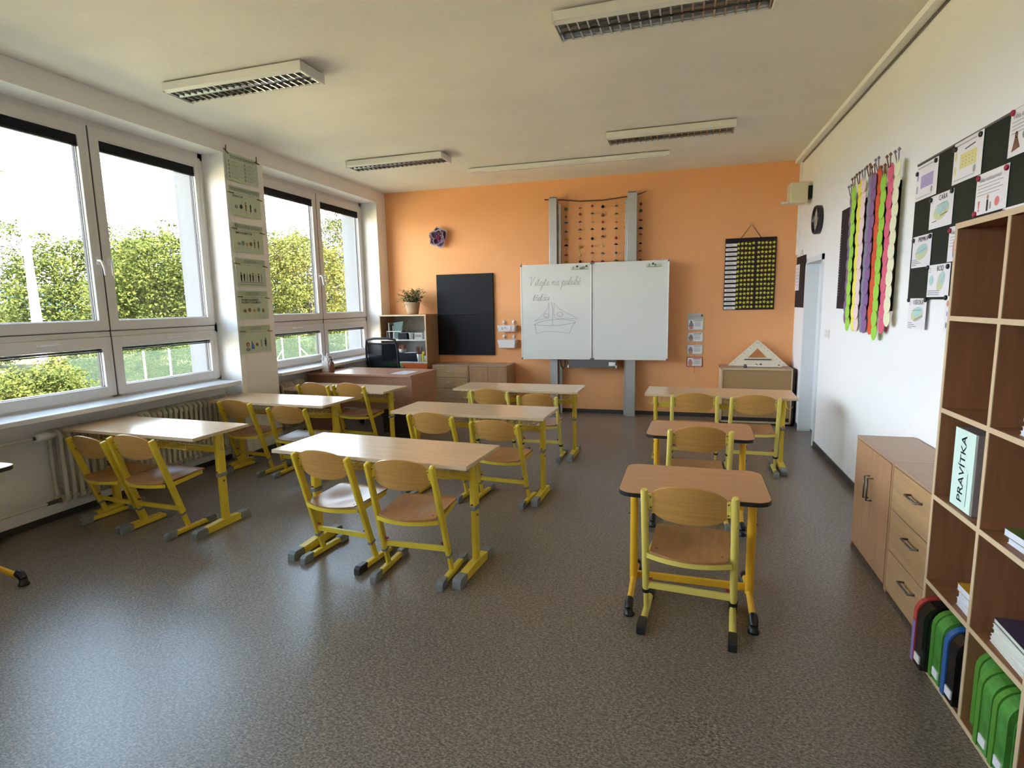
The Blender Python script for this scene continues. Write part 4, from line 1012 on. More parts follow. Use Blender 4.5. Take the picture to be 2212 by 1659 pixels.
t = thing('tan_cabinet', (.97, YF, 0), 'low cabinet with a plain tan front in the right front corner', 'cabinet'); f = 7.65 - YF; w = .42
b = MB('shelf_edge'); b.box(-w, -w + .018, f, -.015, .03, .73); b.box(w - .018, w, f, -.015, .03, .73); b.box(-w, w, f, -.015, .71, .735, .001); b.box(-w, w, f, -.015, .03, .05)
b.m('oak_top'); b.box(-w, w, f + .004, -.016, .735, .737); b.m('dark_side'); b.box(w - .001, w + .03, f + .02, -.015, .004, .728); b.build('carcass', t)
b = MB('panel_tan'); b.box(-w + .020, w - .020, f + .014, f + .028, .10, .706, .001); b.build('front_panel', t)
b = MB('dark_side'); b.box(-w + .018, w - .018, f + .03, f + .04, .05, .71); b.box(-w, w + .03, f + .02, -.02, .002, .03); b.build('dark_gap', t)  # dark boards painted in for the dark gap at the cabinet bottom
# set square
t = thing('set_square', (1.012, 7.93, .738), 'big cream board set square leaning on the wall above the tan cabinet', 'set square')
M = Matrix.Rotation(R(-14), 4, 'X'); b = MB('ruler_cream'); b.M = M
def tri(r, z): return
A, B_, C_ = (-.37, 0), (.37, 0), (0, .352)
ia, ib, ic = (-.125, .100), (.125, .100), (0, .232)
for P, Q, p_, q_ in ((A, B_, ia, ib), (B_, C_, ib, ic), (C_, A, ic, ia)):
    b.prism([(P[0], 0, P[1]), (Q[0], 0, Q[1]), (q_[0], 0, q_[1]), (p_[0], 0, p_[1])], (0, .008, 0))
b.m('ink_soft')
for k in range(1, 10):
    for s in (-1, 1):
        u = k / 10; x = s * (.37 * (1 - u)); z = .352 * u; b.prism([(x - s * .02, -.0012, z - .006), (x - s * .035, -.0012, z - .018), (x - s * .030, -.0012, z - .021), (x - s * .015, -.0012, z - .009)], (0, .0012, 0))
b.m('dark_side'); b.box(-.165, .165, -.003, 0, .076, .086)
b.build('triangle', t); b = MB('ruler_cream'); b.M = M; b.box(-.16, .16, -.035, -.012, .088, .103, .004); b.box(-.15, -.13, -.03, 0, .088, .1); b.box(.13, .15, -.03, 0, .088, .1); b.build('handle', t)
t = thing('board_compass', (1.03, 7.72, .738), 'white board compass lying in front of the set square', 'compass')
b = MB('white_plastic'); b.bar((-.17, 0, .02), (.24, .01, .02), .022, .022, .006); b.build('arm', t)
b = MB('cup_white'); b.bar((.0, .02, .014), (.22, .05, .014), .016, .016, .004); b.build('arm', t)
b = MB('metal_dark'); b.lathe([(.02, 0), (.024, .02), (.012, .04)], (-.19, 0, .0), 10); b.lathe([(.01, 0), (.014, .02), (.014, .03)], (-.005, .02, .02), 10); b.tube([(-.03, .02, .02), (-.06, .03, .045)], .006, 6); b.build('clamp', t)
b = MB('panel_black'); b.lathe([(.012, 0), (.012, .008)], (.205, .0, .031), 10); b.build('screw', t)

# teacher desk
t = thing('teacher_desk', (-3.76, 6.02, 0), 'reddish wood teacher desk with a front panel near the window corner', 'desk', rot=R(-3.8))
W2 = .75; Dp = .68; Z = .785
b = MB('teacher_wood'); b.box(-W2, W2, 0, Dp, Z - .025, Z, .002); b.build('tabletop', t)
b = MB('teacher_wood'); b.box(-W2 + .02, .26, .045, .063, .36, Z - .026); b.box(.262, W2 - .03, .045, .063, .36, Z - .026); b.build('front_panel', t)
b = MB('teacher_wood'); b.box(W2 - .025, W2 - .004, .03, Dp - .01, .002, Z - .026); b.build('side_panel', t)
b = MB('teacher_wood'); b.box(-W2 + .004, -W2 + .025, .03, Dp - .01, .002, Z - .026); b.build('side_panel', t)
b = MB('dark_side'); b.box(.30, W2 - .03, .08, Dp - .03, .06, Z - .03); ped = b.build('pedestal', t)
for i in range(3):
    b = MB('teacher_wood'); b.box(.305, W2 - .035, Dp - .03, Dp - .012, .07 + i * .225, .285 + i * .225, .002); b.build('drawer', ped)
# paper, cut-out, bottle on it
def on_desk(px, py):
    q = R(-3.8); return (-3.76 + px * math.cos(q) - py * math.sin(q), 6.02 + px * math.sin(q) + py * math.cos(q), Z + .0005)
b = MB('paper'); b.box(-.105, .105, -.148, .148, 0, .0016); sh = Sheet(b, (-.105, .148, .0018), (1, 0, 0), (0, 0, 1)); sh.d = Vector((0, -1, 0))
for k in range(11): sh.rect(.03, .03 + k * .022, .03 + .11 + .03 * (k % 3), .036 + k * .022, 'ink_violet')
o = obj_at(b, 'paper_sheet', on_desk(.515, .27), 'printed white sheet lying on the right end of the teacher desk', 'paper'); o.rotation_euler = (0, 0, R(-6))
t = thing('animal_cutout', on_desk(-.545, .13), 'white animal cut-out standing at the left end of the teacher desk', 'cut-out')
b = MB('cutout_white'); b.box(-.048, .048, -.02, .02, 0, .14, .004); b.prism([(-.045, -.006, .13), (.045, -.006, .13), (.055, -.006, .175), (.03, -.006, .205), (-.035, -.006, .205), (-.055, -.006, .17)], (0, .012, 0)); b.build('body', t)
b = MB('ink_grey'); b.tube([(.035 * math.cos(a), -.010, .165 + .034 * math.sin(a)) for a in [i * .449 for i in range(14)]], .003, 5, closed=True)
for x in (-.02, .015): b.box(x - .008, x + .008, -.022, -.0195, .07, .074)
b.build('face_outline', t); b = MB('cutout_white'); b.tube([(-.03, 0, .19), (-.05, 0, .27)], .010, 8); b.tube([(.02, 0, .2), (.03, 0, .235)], .008, 8); b.build('ear', t)
t = thing('brown_bottle', on_desk(-.45, .12), 'brown pump bottle beside the white cut-out on the teacher desk', 'bottle')
b = MB('bottle_brown'); b.lathe([(.030, 0), (.033, .01), (.033, .11), (.022, .13), (.012, .137), (.012, .15)], (0, 0, 0), 16); b.build('bottle_body', t)
b = MB('cap_black'); b.lathe([(.014, .15), (.014, .165), (.005, .168), (.005, .19)], (0, 0, 0), 12); b.tube([(0, 0, .19), (-.02, 0, .195), (-.035, 0, .185)], .006, 6); b.build('pump', t)
# office chair
t = thing('office_chair', (-4.03, 7.14, 0), 'black office chair with a see-through mesh back behind the teacher desk', 'chair', rot=R(4))
b = MB('mesh_black')
prof = lambda z: (.215 + .022 * math.sin((z - .6) * 5.5))
lft = [(-.19, .10, .60), (-.232, .05, .72), (-.243, .02, .88), (-.238, .0, 1.02), (-.215, -.015, 1.13)]
b.tube(lft + [(-.1, -.01, 1.15), (.1, -.01, 1.15)] + [(-x, y, z) for x, y, z in reversed(lft)] + [(0, .12, .57)], .017, 10, closed=True); b.tube([(-.22, .0, 1.085), (0, .02, 1.07), (.22, .0, 1.085)], .012, 8); b.build('back_frame', t)
b = MB('chair_mesh'); b.sheet(lambda u, v: ((2 * u - 1) * (.20 + .035 * math.sin(v * 2.6)), .10 - .11 * v + .02 * (2 * u - 1) ** 2, .61 + .465 * v), 8, 8, .002); b.build('back_mesh', t)
b = MB('mesh_black'); b.box(-.24, .24, -.38, .08, .43, .50, .03); b.build('seat', t)
b = MB('mesh_black'); b.bar((0, .09, .46), (0, .14, .75), .06, .03, .006); b.build('back_support', t)
for s in (-1, 1):
    b = MB('cap_black'); b.tube([(s * .25, -.05, .45), (s * .28, -.05, .62), (s * .27, -.05, .66)], .014, 8); b.box(s * .27 - .03, s * .27 + .03, -.2, .08, .66, .685, .01); b.build('armrest', t)
b = MB('metal_dark'); b.tube([(0, -.12, .08), (0, -.12, .43)], .028, 12); b.build('column', t)
for i in range(5):
    q = i * 1.2566 + .3; cx, cy = .29 * math.cos(q), -.12 + .29 * math.sin(q)
    b = MB('cap_black'); b.bar((0, -.12, .095), (cx, cy, .07), .04, .025, .006); g = b.build('base_spoke', t); b = MB('cap_black'); b.lathe([(.02, -.02), (.027, -.018), (.027, .018), (.02, .02)], (cx, cy, .0275), 14, 'x'); b.build('castor', g)
# office wall speaker
t = thing('wall_speaker', (XR, 7.46, 2.69), 'cream wall speaker high in the right front corner', 'speaker')
b = MB('cream_plastic'); b.box(-.24, -.05, -.09, .13, 0, .235, .018); b.build('speaker_case', t)
b = MB('panel_black'); b.box(-.05, -.001, -.06, .06, .05, .19, .003); b.build('bracket', t)
b = MB('white_plastic'); b.tube([(-.20, .05, .028), (-.31, .05, .03)], .013, 8); b.build('holder_peg', t)
# clock
t = thing('wall_clock', (XR, 6.945, 2.437), 'round wall clock with a thick black rim on the white wall', 'clock')
b = MB('cap_black'); b.lathe([(.150, -.001), (.152, -.05), (.146, -.06), (.132, -.058), (.130, -.03), (.001, -.03)], (0, 0, 0), 40, 'x'); b.build('rim', t)
b = MB('clock_face'); b.lathe([(.129, -.0305), (.129, -.034)], (0, 0, 0), 36, 'x')
b.m('ink')
for i in range(12): q = i * math.pi / 6; b.bar((-.0348, .103 * math.sin(q), .103 * math.cos(q)), (-.0348, .12 * math.sin(q), .12 * math.cos(q)), .006, .001, up=(1, 0, 0))
b.build('dial', t)
b = MB('ink'); b.bar((-.037, 0, 0), (-.037, .05, -.04), .008, .0015, up=(1, 0, 0)); b.build('hour_hand', t); b = MB('ink'); b.bar((-.040, 0, 0), (-.040, -.06, .065), .006, .0015, up=(1, 0, 0)); b.build('minute_hand', t)
# small black notice board, switch
t = thing('notice_board', (XR, 7.78, 1.49), 'narrow black board with a white sheet between the corner and the door', 'board')
b = MB('felt_black'); b.box(-.014, -.002, -.24, .26, 0, .625, .002); b.build('board_panel', t)
b = MB('paper'); b.box(-.018, -.0145, .04, .275, .21, .53); sh = Sheet(b, (-.018, .275, .53), (0, -1, 0), (-1, 0, 0))
for k in range(6): sh.rect(.03, .05 + k * .04, .19, .056 + k * .04, 'ink_rose')
b.build('sheet', t)
b = MB('string'); b.tube([(-.006, -.08, .625), (-.004, .0, .70), (-.006, .08, .625)], .002, 5); b.build('cord', t)
t = thing('light_switch', (XR, 6.35, 1.20), 'white light switch beside the door', 'switch'); b = MB('white_plastic'); b.box(-.010, -.001, -.09, .09, 0, .085, .003); b.build('plate', t)
b = MB('cup_white'); b.box(-.015, -.010, -.08, -.005, .010, .075, .002); b.build('rocker', t); b = MB('cup_white'); b.box(-.015, -.010, .005, .08, .010, .075, .002); b.build('rocker', t)

# ============================================================ RIGHT WALL BOARDS
t = thing('felt_board', (XR, 5.3, 1.50), 'long black felt board behind the hanging caterpillar strips', 'board')
b = MB('felt_black'); b.box(-.020, -.002, -.71, .70, 0, .89, .002); b.m('ink_soft')
for k in range(26): b.box(-.0212, -.0195, .66, .672 + (k % 3) * .006, .12 + k * .024, .128 + k * .024)
b.build('board_panel', t)
GAR = [(5.615, 5.625, 2.40, 1.40, 'purple_felt', 'purple'), (5.50, 5.535, 2.44, 1.345, 'lime_felt', 'lime green'), (5.38, 5.41, 2.45, 1.35, 'lemon_felt', 'lemon yellow'), (5.26, 5.27, 2.45, 1.35, 'blush_felt', 'pale pink'),
       (5.15, 5.145, 2.455, 1.35, 'slate_felt', 'grey'), (5.05, 5.03, 2.43, 1.35, 'purple_felt', 'violet'), (4.935, 4.95, 2.46, 1.345, 'red_felt', 'orange red'), (4.80, 4.80, 2.38, 1.31, 'lime_felt', 'bright green'),
       (4.685, 4.70, 2.43, 1.365, 'pink_felt', 'hot pink'), (4.55, 4.54, 2.43, 1.42, 'cream_felt', 'cream')]
notes = ['leftmost of the row', 'second from the far end', 'third from the far end', 'fourth from the far end', 'left of the violet one', 'left of the orange red one', 'with a folded top', 'hanging lowest of all', 'beside the cream one', 'nearest the green board']
for i, (yb, yt, zt, zb, m, cn) in enumerate(GAR):
    rs = random.Random(i + 50); t = thing('caterpillar_strip', (XR, yb, zb), '%s felt caterpillar strip over the black board, %s' % (cn, notes[i]), 'garland', 'caterpillar strips on the right wall')
    n = 11; Lz = (zt - zb) / n; b = MB(m)
    for k in range(n + 1):
        f = k / n; yc = (yt - yb) * f + rs.uniform(-.004, .004); zc = Lz * (k + .35)
        xx = -.034 - .012 * (i % 2) - .0042 * (k % 2); a, c = rs.uniform(.058, .064), Lz * .66; tl = rs.uniform(-.06, .06)
        b.prism([(xx, yc + a * math.cos(q) + tl * c * math.sin(q), zc + c * math.sin(q)) for q in [2 * math.pi * j / 18 for j in range(18)]], (-.003, 0, 0))
    b.build('body', t)
    top = zt - zb + Lz * .9
    for s in (-1, 1):
        b = MB('ink_brown' if i % 3 else 'slate_felt'); b.tube([(-.05, yt - yb + s * .015, top - .02), (-.06, yt - yb + s * .035, top + .05)], .004, 6); b.lathe([(.002, -.014), (.012, 0), (.002, .014)], (-.06, yt - yb + s * .036, top + .06), 8); b.build('feeler', t)
# green magnetic board and its sheets
t = thing('green_board', (XR, 3.2, 1.58), 'dark green magnetic board covered with teaching sheets on the right wall', 'board')
b = MB('board_green'); b.box(-.016, -.002, -1.3, 1.09, 0, .835, .001); b.build('board_surface', t)
b = MB('alu_dark'); b.box(-.018, -.001, -1.305, 1.095, .832, .842); b.build('top_rail', t)
def sheet(name, y1, y0, z1, z0, label, draw, mags, mm='magnet_black', m='paper'):
    """y1 = left edge as seen (larger y)"""
    t = thing(name, (XR - .018, (y0 + y1) / 2, z0), label, 'poster', 'teaching sheets on the green board'); hy = (y1 - y0) / 2; h = z1 - z0
    b = MB(m); b.box(-.0025, -.001, -hy, hy, 0, h); sh = Sheet(b, (-.0025, hy, h), (0, -1, 0), (-1, 0, 0)); draw(sh, 2 * hy, h); b.build('sheet', t)
    for u, v in mags: b = MB(mm); b.lathe([(.014, -.002), (.014, -.010), (.010, -.013)], (0, hy - u, h - v), 12, 'x'); b.build('magnet', t)
def geo(title, kind):
    def d(sh, w, h):
        sh.text(title, w * .56, .038, .042, 'ink', center=True, bold=.0007)
        for k in range(3): sh.rect(.012, .018 + k * .010, .035, .021 + k * .010, 'ink_grey')
        if kind == 'bod': sh.ell(w * .62, h * .52, w * .14, h * .34, 'ink_olive', rot=.55); sh.lay(); sh.ell(w * .68, h * .42, w * .12, h * .2, 'ink_teal', rot=.55); sh.ell(w * .18, h * .48, w * .10, h * .16, 'ink_teal'); sh.lay(); sh.line([(w * .5, h * .7), (w * .8, h * .32)], .002, 'ink_grey')
        else:
            sh.ell(w * .52, h * .52, w * .34, h * .24, 'ink_olive', rot=-.15); sh.lay(); sh.ell(w * .55, h * .44, w * .28, h * .15, 'ink_teal', rot=-.15); sh.lay()
            if kind == 'line': sh.line([(w * .2, h * .56), (w * .8, h * .42)], .003, 'ink_grey')
            elif kind == 'cara': sh.line([(w * .3, h * .34), (w * .8, h * .28)], .002, 'ink_grey'); sh.line([(w * .5, h * .6), (w * .62, h * .42), (w * .72, h * .58)], .002, 'ink_grey'); sh.line([(w * .5, h * .66), (w * .8, h * .6)], .004, 'ink'); sh.line([(w * .15, h * .8), (w * .35, h * .78)], .004, 'ink')
            else: sh.line([(w * .25, h * .40), (w * .75, h * .38)], .003, 'ink_blue'); sh.line([(w * .4, h * .72), (w * .85, h * .56)], .016, 'ink_soft')
        if kind != 'cara':
            for k in range(4 if kind != 'bod' else 3): sh.rect(.014, h * (.80 if kind != 'line' else .74) + k * .011, .014 + (w * (.25 + (k % 3) * .12 if kind != 'bod' else .55)), h * (.80 if kind != 'line' else .74) + .004 + k * .011, 'ink_grey')
    return d
def table_sheet(c1, c2, head):
    def d(sh, w, h):
        sh.rect(w * .25, h * .33, w * .82, h * .68, c1); sh.rect(w * .05, h * .22, w * .13, h * .42, c2); sh.rect(w * .05, h * .58, w * .13, h * .78, c2); sh.lay()
        for r_ in range(3):
            for c in range(4): sh.rect(w * (.34 + c * .11), h * (.42 + r_ * .075), w * (.37 + c * .11), h * (.445 + r_ * .075), 'ink_soft')
        for k in range(12): sh.rect(.03 + k * .018, .016, .043 + k * .018, .022, 'ink_grey')
        for k in range(14): sh.rect(.03 + k * .016, h - .02, .04 + k * .016, h - .015, 'ink_grey')
        if head: sh.line([(w * .4, h * .24), (w * .75, h * .2)], .006, 'ink')
        sh.ell(w * .78, h * .80, .014, .02, 'ink_soft')
    return d
def veta(title, pic):
    def d(sh, w, h):
        sh.text(title, .022, .042, .030, 'ink_soft', bold=.0004)
        for k in range(4): sh.rect(.018, .055 + k * .016, w * (.86 - .1 * (k % 2)), .0585 + k * .016, 'ink_soft')
        if pic == 1:
            sh.poly([(.03, h * .66), (.05, h * .66), (.045, h * .84), (.035, h * .84)], 'ink_rose'); sh.ell(.04, h * .89, .007, .007, 'ink_rose'); sh.ell(w * .72, h * .78, .022, .022, 'ink_rose')
            sh.ell(w * .42, h * .62, .010, .012, 'ink_skin'); sh.rect(w * .39, h * .68, w * .45, h * .95, 'ink'); sh.rect(w * .50, h * .75, w * .54, h * .92, 'ink_grey')
        elif pic == 2:
            sh.poly([(.03, h * .9), (.05, h * .6), (.07, h * .6), (.095, h * .85)], 'ink_brown'); sh.ell(.06, h * .56, .012, .015, 'ink_brown'); sh.ell(w * .55, h * .62, w * .2, h * .14, 'ink_grey'); sh.lay(); sh.ell(w * .58, h * .64, w * .17, h * .11, 'paper')
        elif pic == 3: sh.ell(w * .24, h * .48, .010, .014, 'ink_skin'); sh.rect(w * .2, h * .54, w * .28, h * .72, 'ink_rose'); sh.rect(w * .215, h * .72, w * .265, h * .88, 'ink_blue')
    return d
sheet('teaching_sheet', 4.285, 3.972, 2.404, 2.190, 'sheet with a violet table, top left on the green board', table_sheet('ink_violet', 'ink_violet', 0), ((.02, .045), (.285, .02)))
sheet('teaching_sheet', 3.775, 3.463, 2.413, 2.197, 'sheet with a yellow table, top middle on the green board', table_sheet('ink_yellow', 'ink_yellow', 1), ((.02, .03), (.285, .02)))
sheet('teaching_sheet', 3.227, 2.92, 2.419, 2.214, 'sheet titled with a question sentence, top right on the green board', veta('Věta tázací', 2), ((.02, .012),), 'magnet_red')
sheet('teaching_sheet', 4.035, 3.737, 2.181, 1.990, 'sheet headed CARA with a pastel blot', geo('CARA', 'cara'), ((.012, .02), (.28, .012)))
sheet('teaching_sheet', 3.49, 3.198, 2.193, 1.995, 'sheet on command sentences with a red dot and pink exclamation mark', veta('Věta rozkazovací', 1), ((.02, .018), (.275, .018), (.012, .19)), 'magnet_red')
sheet('teaching_sheet', 3.222, 2.93, 1.993, 1.790, 'sheet on wish sentences mostly hidden behind the tall shelf', veta('Věta přací', 0), ((.018, .02),), 'magnet_red')
sheet('teaching_sheet', 3.752, 3.46, 1.973, 1.785, 'sheet with a pink child figure beside the tall shelf edge', veta('Věta', 3), ((.014, .02),), 'magnet_red')
sheet('teaching_sheet', 4.257, 3.977, 1.970, 1.777, 'sheet headed PRIMKA at the left edge of the green board', geo('PRIMKA', 'line'), ((.016, .022), (.262, .018)))
sheet('teaching_sheet', 3.985, 3.70, 1.780, 1.594, 'sheet headed BOD with two pastel blots', geo('BOD', 'bod'), ((-.005, .012), (.26, .02)))
sheet('teaching_sheet', 4.248, 3.975, 1.587, 1.398, 'sheet headed USECKA hanging below the green board', geo('USECKA', 'us'), ((.004, .01), (.262, .01)))
sheet('teaching_sheet', 3.722, 3.45, 1.597, 1.398, 'small picture sheet hanging below the green board behind the tall shelf', lambda sh, w, h: (sh.ell(.03, .04, .014, .018, 'ink_skin'), sh.rect(.022, .085, .038, .11, 'ink_violet'), sh.ell(.03, .16, .012, .018, 'ink_grey')), ((.005, .008),))

# ============================================================ TALL SHELF AND LOW CABINETS ON THE RIGHT
SX = 1.052; CY = [2.700, 2.322, 1.967, 1.612, 1.257]; RZ = [.012, .386, .762, 1.134, 1.510, 1.872]
t = thing('tall_shelf', (1.25, 2.0, 0), 'tall open shelf with light edges and brown compartments on the right', 'shelf')
for i, y in enumerate(CY):
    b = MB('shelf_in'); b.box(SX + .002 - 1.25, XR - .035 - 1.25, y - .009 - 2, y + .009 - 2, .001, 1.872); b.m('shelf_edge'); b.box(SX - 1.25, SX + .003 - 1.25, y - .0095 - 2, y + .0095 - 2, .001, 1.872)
    if i == 0: b.m('oak_top').box(SX + .003 - 1.25, XR - .036 - 1.25, y + .0085 - 2, y + .0098 - 2, .001, 1.88)
    b.build('upright', t)
for i, z in enumerate(RZ):
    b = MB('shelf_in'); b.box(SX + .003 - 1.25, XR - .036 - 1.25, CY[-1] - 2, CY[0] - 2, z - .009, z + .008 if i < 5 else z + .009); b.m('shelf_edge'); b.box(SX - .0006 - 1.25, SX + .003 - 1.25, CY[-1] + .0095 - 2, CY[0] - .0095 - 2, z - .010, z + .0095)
    if i == 5: b.m('shelf_edge').box(SX - 1.25, XR - .036 - 1.25, CY[-1] - .0095 - 2, CY[0] + .0098 - 2, z + .009, z + .0105); b.box(SX - .0008 - 1.25, SX + .003 - 1.25, CY[-1] - 2.0095, CY[0] - 1.9905, z - .012, z + .010)
    b.build('shelf_board', t)
b = MB('shelf_in'); b.box(XR - .040 - 1.25, XR - .034 - 1.25, CY[-1] - 2, CY[0] - 2, .01, 1.87); b.build('back_panel', t)

def side_cabinet(name, y0, y1, label, kind):
    t = thing(name, (1.28, (y0 + y1) / 2, 0), label, 'cabinet'); w = (y1 - y0) / 2; f = 1.122 - 1.28; bk = XR - .016 - 1.28; h = .728
    b = MB('oak'); b.box(f, bk, -w, -w + .017, .001, h - .016); b.box(f, bk, w - .017, w, .001, h - .016); b.box(bk - .012, bk, -w + .017, w - .017, .02, h - .02); b.box(f + .02, bk - .02, -w + .017, w - .017, .055, .07)
    b.m('dark_side'); b.box(f + .008, f + .012, -w + .016, w - .016, .02, h - .02); b.m('oak'); b.box(f + .025, f + .04, -w + .017, w - .017, .001, .055); b.build('carcass', t)
    b = MB('oak_top'); b.box(f - .002, bk, -w - .0005, w + .0005, h - .016, h, .001); b.build('top', t)
    if kind == 'doors':
        for a, c, k in ((-w + .019, -.001, -1), (.001, w - .019, 1)):
            b = MB('oak'); b.box(f - .003, f + .010, a, c, .03, h - .019, .001); d = b.build('door', t)
            b = MB('metal_dark'); y = k * .028; b.tube([(f - .003, y, .41), (f - .032, y, .41), (f - .032, y, .545), (f - .003, y, .545)], .0055, 8); b.build('handle', d)
    else:
        for i in range(3):
            z0 = .022 + i * .228; z1 = z0 + .224; b = MB('oak_flat'); b.box(f - .003, f + .010, -w + .019, w - .019, z0, z1 if i < 2 else h - .019, .001); d = b.build('drawer', t)
            b = MB('metal_dark'); zz = z0 + .155; b.tube([(f - .003, .065, zz), (f - .032, .065, zz), (f - .032, -.065, zz), (f - .003, -.065, zz)], .0055, 8); b.build('handle', d)
side_cabinet('door_cabinet', 3.362, 4.0, 'low oak cabinet with two doors and bar handles against the white wall', 'doors')
side_cabinet('drawer_cabinet', 2.712, 3.358, 'low oak cabinet with three drawers beside the tall shelf', 'drawers')

def book(name, loc, w, d, h, body, cover, label, rot=0, group=None, title=None, cat='book'):
    t = thing(name, loc, label, cat, group, rot)
    b = MB(body); b.box(-w / 2 + .002, w / 2 - .003, -d / 2 + .003, d / 2 - .003, .0015, h - .0015); b.build('pages', t)
    b = MB(cover); b.box(-w / 2, w / 2, -d / 2, d / 2, h - .0015, h); b.box(-w / 2, w / 2, -d / 2, d / 2, 0, .0015); b.box(w / 2 - .002, w / 2, -d / 2, d / 2, 0, h)
    if title:
        sh = Sheet(b, (-w / 2, -d / 2, h), (0, 1, 0), (0, 0, 1)); sh.d = Vector((1, 0, 0)); sh.text(title, d * .12, .055, .05, 'paper', bold=.001)
        sh.rect(d * .3, w * .45, d * .8, w * .8, 'ink_violet'); sh.rect(d * .12, .07, d * .4, .078, 'ink_soft')
    b.build('cover', t); return t
rs = random.Random(9)
def pile(x, yc, z, specs, group, jit=.006):
    for i, (w, d, h, body, cover, label, title) in enumerate(specs):
        book('workbook' if body != 'book_cream' else 'textbook', (x + rs.uniform(-jit, jit), yc + rs.uniform(-jit, jit), z), w, d, h, body, cover, label, R(rs.uniform(-3, 3)), group, title); z += h + .0004
def sp(n, w, d, h, body, cover, top, where, tcol, title=None):
    ordn = ['bottom', 'second', 'third', 'fourth', 'fifth', 'sixth', 'seventh', 'eighth']
    out = []
    for i in range(n):
        lb = ('%s, topmost of its pile, %s' % (tcol, where)) if i == n - 1 else ('white-edged workbook, %s from the bottom of the pile %s' % (ordn[i], where)) if i else 'white-edged workbook at the bottom of the pile %s' % where
        out.append((w, d, h, body, top if i == n - 1 else cover, lb, title if i == n - 1 else None))
    return out
pile(1.23, 2.415, 1.519, sp(7, .20, .15, .0175, 'book_white', 'paper', 'cover_dark', 'in the top left compartment', 'dark patterned workbook'), 'workbooks in the top left compartment')
pile(1.23, 2.405, 1.143, sp(2, .19, .14, .017, 'book_white', 'paper', 'cup_white', 'in the compartment above the binder', 'white workbook'), 'workbooks above the binder')
pile(1.20, 2.11, 1.519, sp(1, .2, .22, .014, 'book_white', 'paper', 'paper', 'in the top right compartment', 'thin white workbook'), 'workbook in the top right compartment')
pile(1.19, 2.10, 1.143, sp(4, .21, .20, .015, 'book_white', 'paper', 'cover_dark', 'second row at the right edge', 'dark workbook'), 'workbooks in the second row at the right edge')
pile(1.19, 2.085, .771, sp(2, .22, .24, .026, 'book_white', 'paper', 'cover_green', 'in the middle row at the right edge', 'green covered thick book'), 'books in the middle row at the right edge')
pile(1.185, 2.415, .395, sp(3, .21, .145, .028, 'book_white', 'paper', 'cover_yellow', 'in the compartment below the binder', 'yellow covered book'), 'books below the binder')
pile(1.185, 2.10, .395, sp(5, .22, .25, .017, 'book_cream', 'paper', 'cover_purple', 'above the green school cases', 'purple textbook marked with a three', '3.'), 'textbooks above the green cases')
# box file
t = thing('magazine_file', (1.21, 2.515, .7705), 'grey box file with a mint label reading PRAVITKA', 'file', rot=R(0))
b = MB('file_grey'); b.box(-.135, .13, -.085, .078, 0, .315, .002); b.build('file_box', t)
b = MB('mint_label'); b.box(-.1385, -.1352, -.078, .082, .004, .315); sh = Sheet(b, (-.1388, .082, .315), (0, -1, 0), (-1, 0, 0)); sh.text('PRAVÍTKA', .095, .285, .058, 'teal_board', rot=math.pi / 2, bold=.0006); sh.line([(.125, .29), (.125, .16)], .003, 'teal_board'); b.build('spine_label', t)
# school cases standing on edge
def case(y, z, th, h, rim, face, label, x=1.046):
    t = thing('school_case', (x, y, z), label, 'case', 'school cases in the bottom row'); D = .33; r = .075
    def prof(o, x0):
        pts = [(x0 + o, 0)] ; 
        for i in range(7): q = R(180 - 15 * i); pts.append((x0 + o + r + (r) * math.cos(q), h - o - r + r * math.sin(q)))
        for i in range(7): q = R(90 - 15 * i); pts.append((x0 + D - o - r + r * math.cos(q), h - o - r + r * math.sin(q)))
        return pts + [(x0 + D - o, 0)]
    b = MB(rim); b.prism([(a, th / 2, c) for a, c in prof(0, 0)], (0, -th * .30, 0)); b.build('shell_half', t)
    b = MB(face); b.prism([(a, -th / 2, c) for a, c in prof(.004, 0)], (0, th * .67, 0)); b.build('shell_half', t)
    b = MB(face); b.prism([(a, -th / 2 - .006, c) for a, c in prof(.022, 0)], (0, .007, 0)); b.build('lid_panel', t)
    if rim == 'case_red': b = MB('case_lilac'); b.box(-.0012, .02, th * .22, th * .498, .001, h * .62); b.build('rim_stripe', t, 'lilac stripe')
    b = MB('paper'); b.box(-.0005, .006, -th * .42, th * .10, .022, .056); b.build('sticker', t)
zc = RZ[0] + .009
case(2.640, zc, .092, .30, 'case_red', 'case_black', 'black school case with a red and lilac rim, farthest in the bottom row', 1.016)
case(2.541, zc, .090, .295, 'case_green_rim', 'case_green', 'green school case between two black ones in the bottom row')
case(2.424, zc, .095, .29, 'case_blue', 'case_black', 'black school case with a blue rim in the bottom row')
case(2.262, zc, .088, .30, 'case_green_rim', 'case_green', 'green school case, farthest of three in the next compartment', 1.08)
case(2.162, zc, .085, .295, 'case_green_rim', 'case_green', 'green school case, middle of three in the next compartment')
case(2.062, zc, .085, .29, 'case_green_rim', 'case_green', 'green school case, nearest of three in the next compartment')

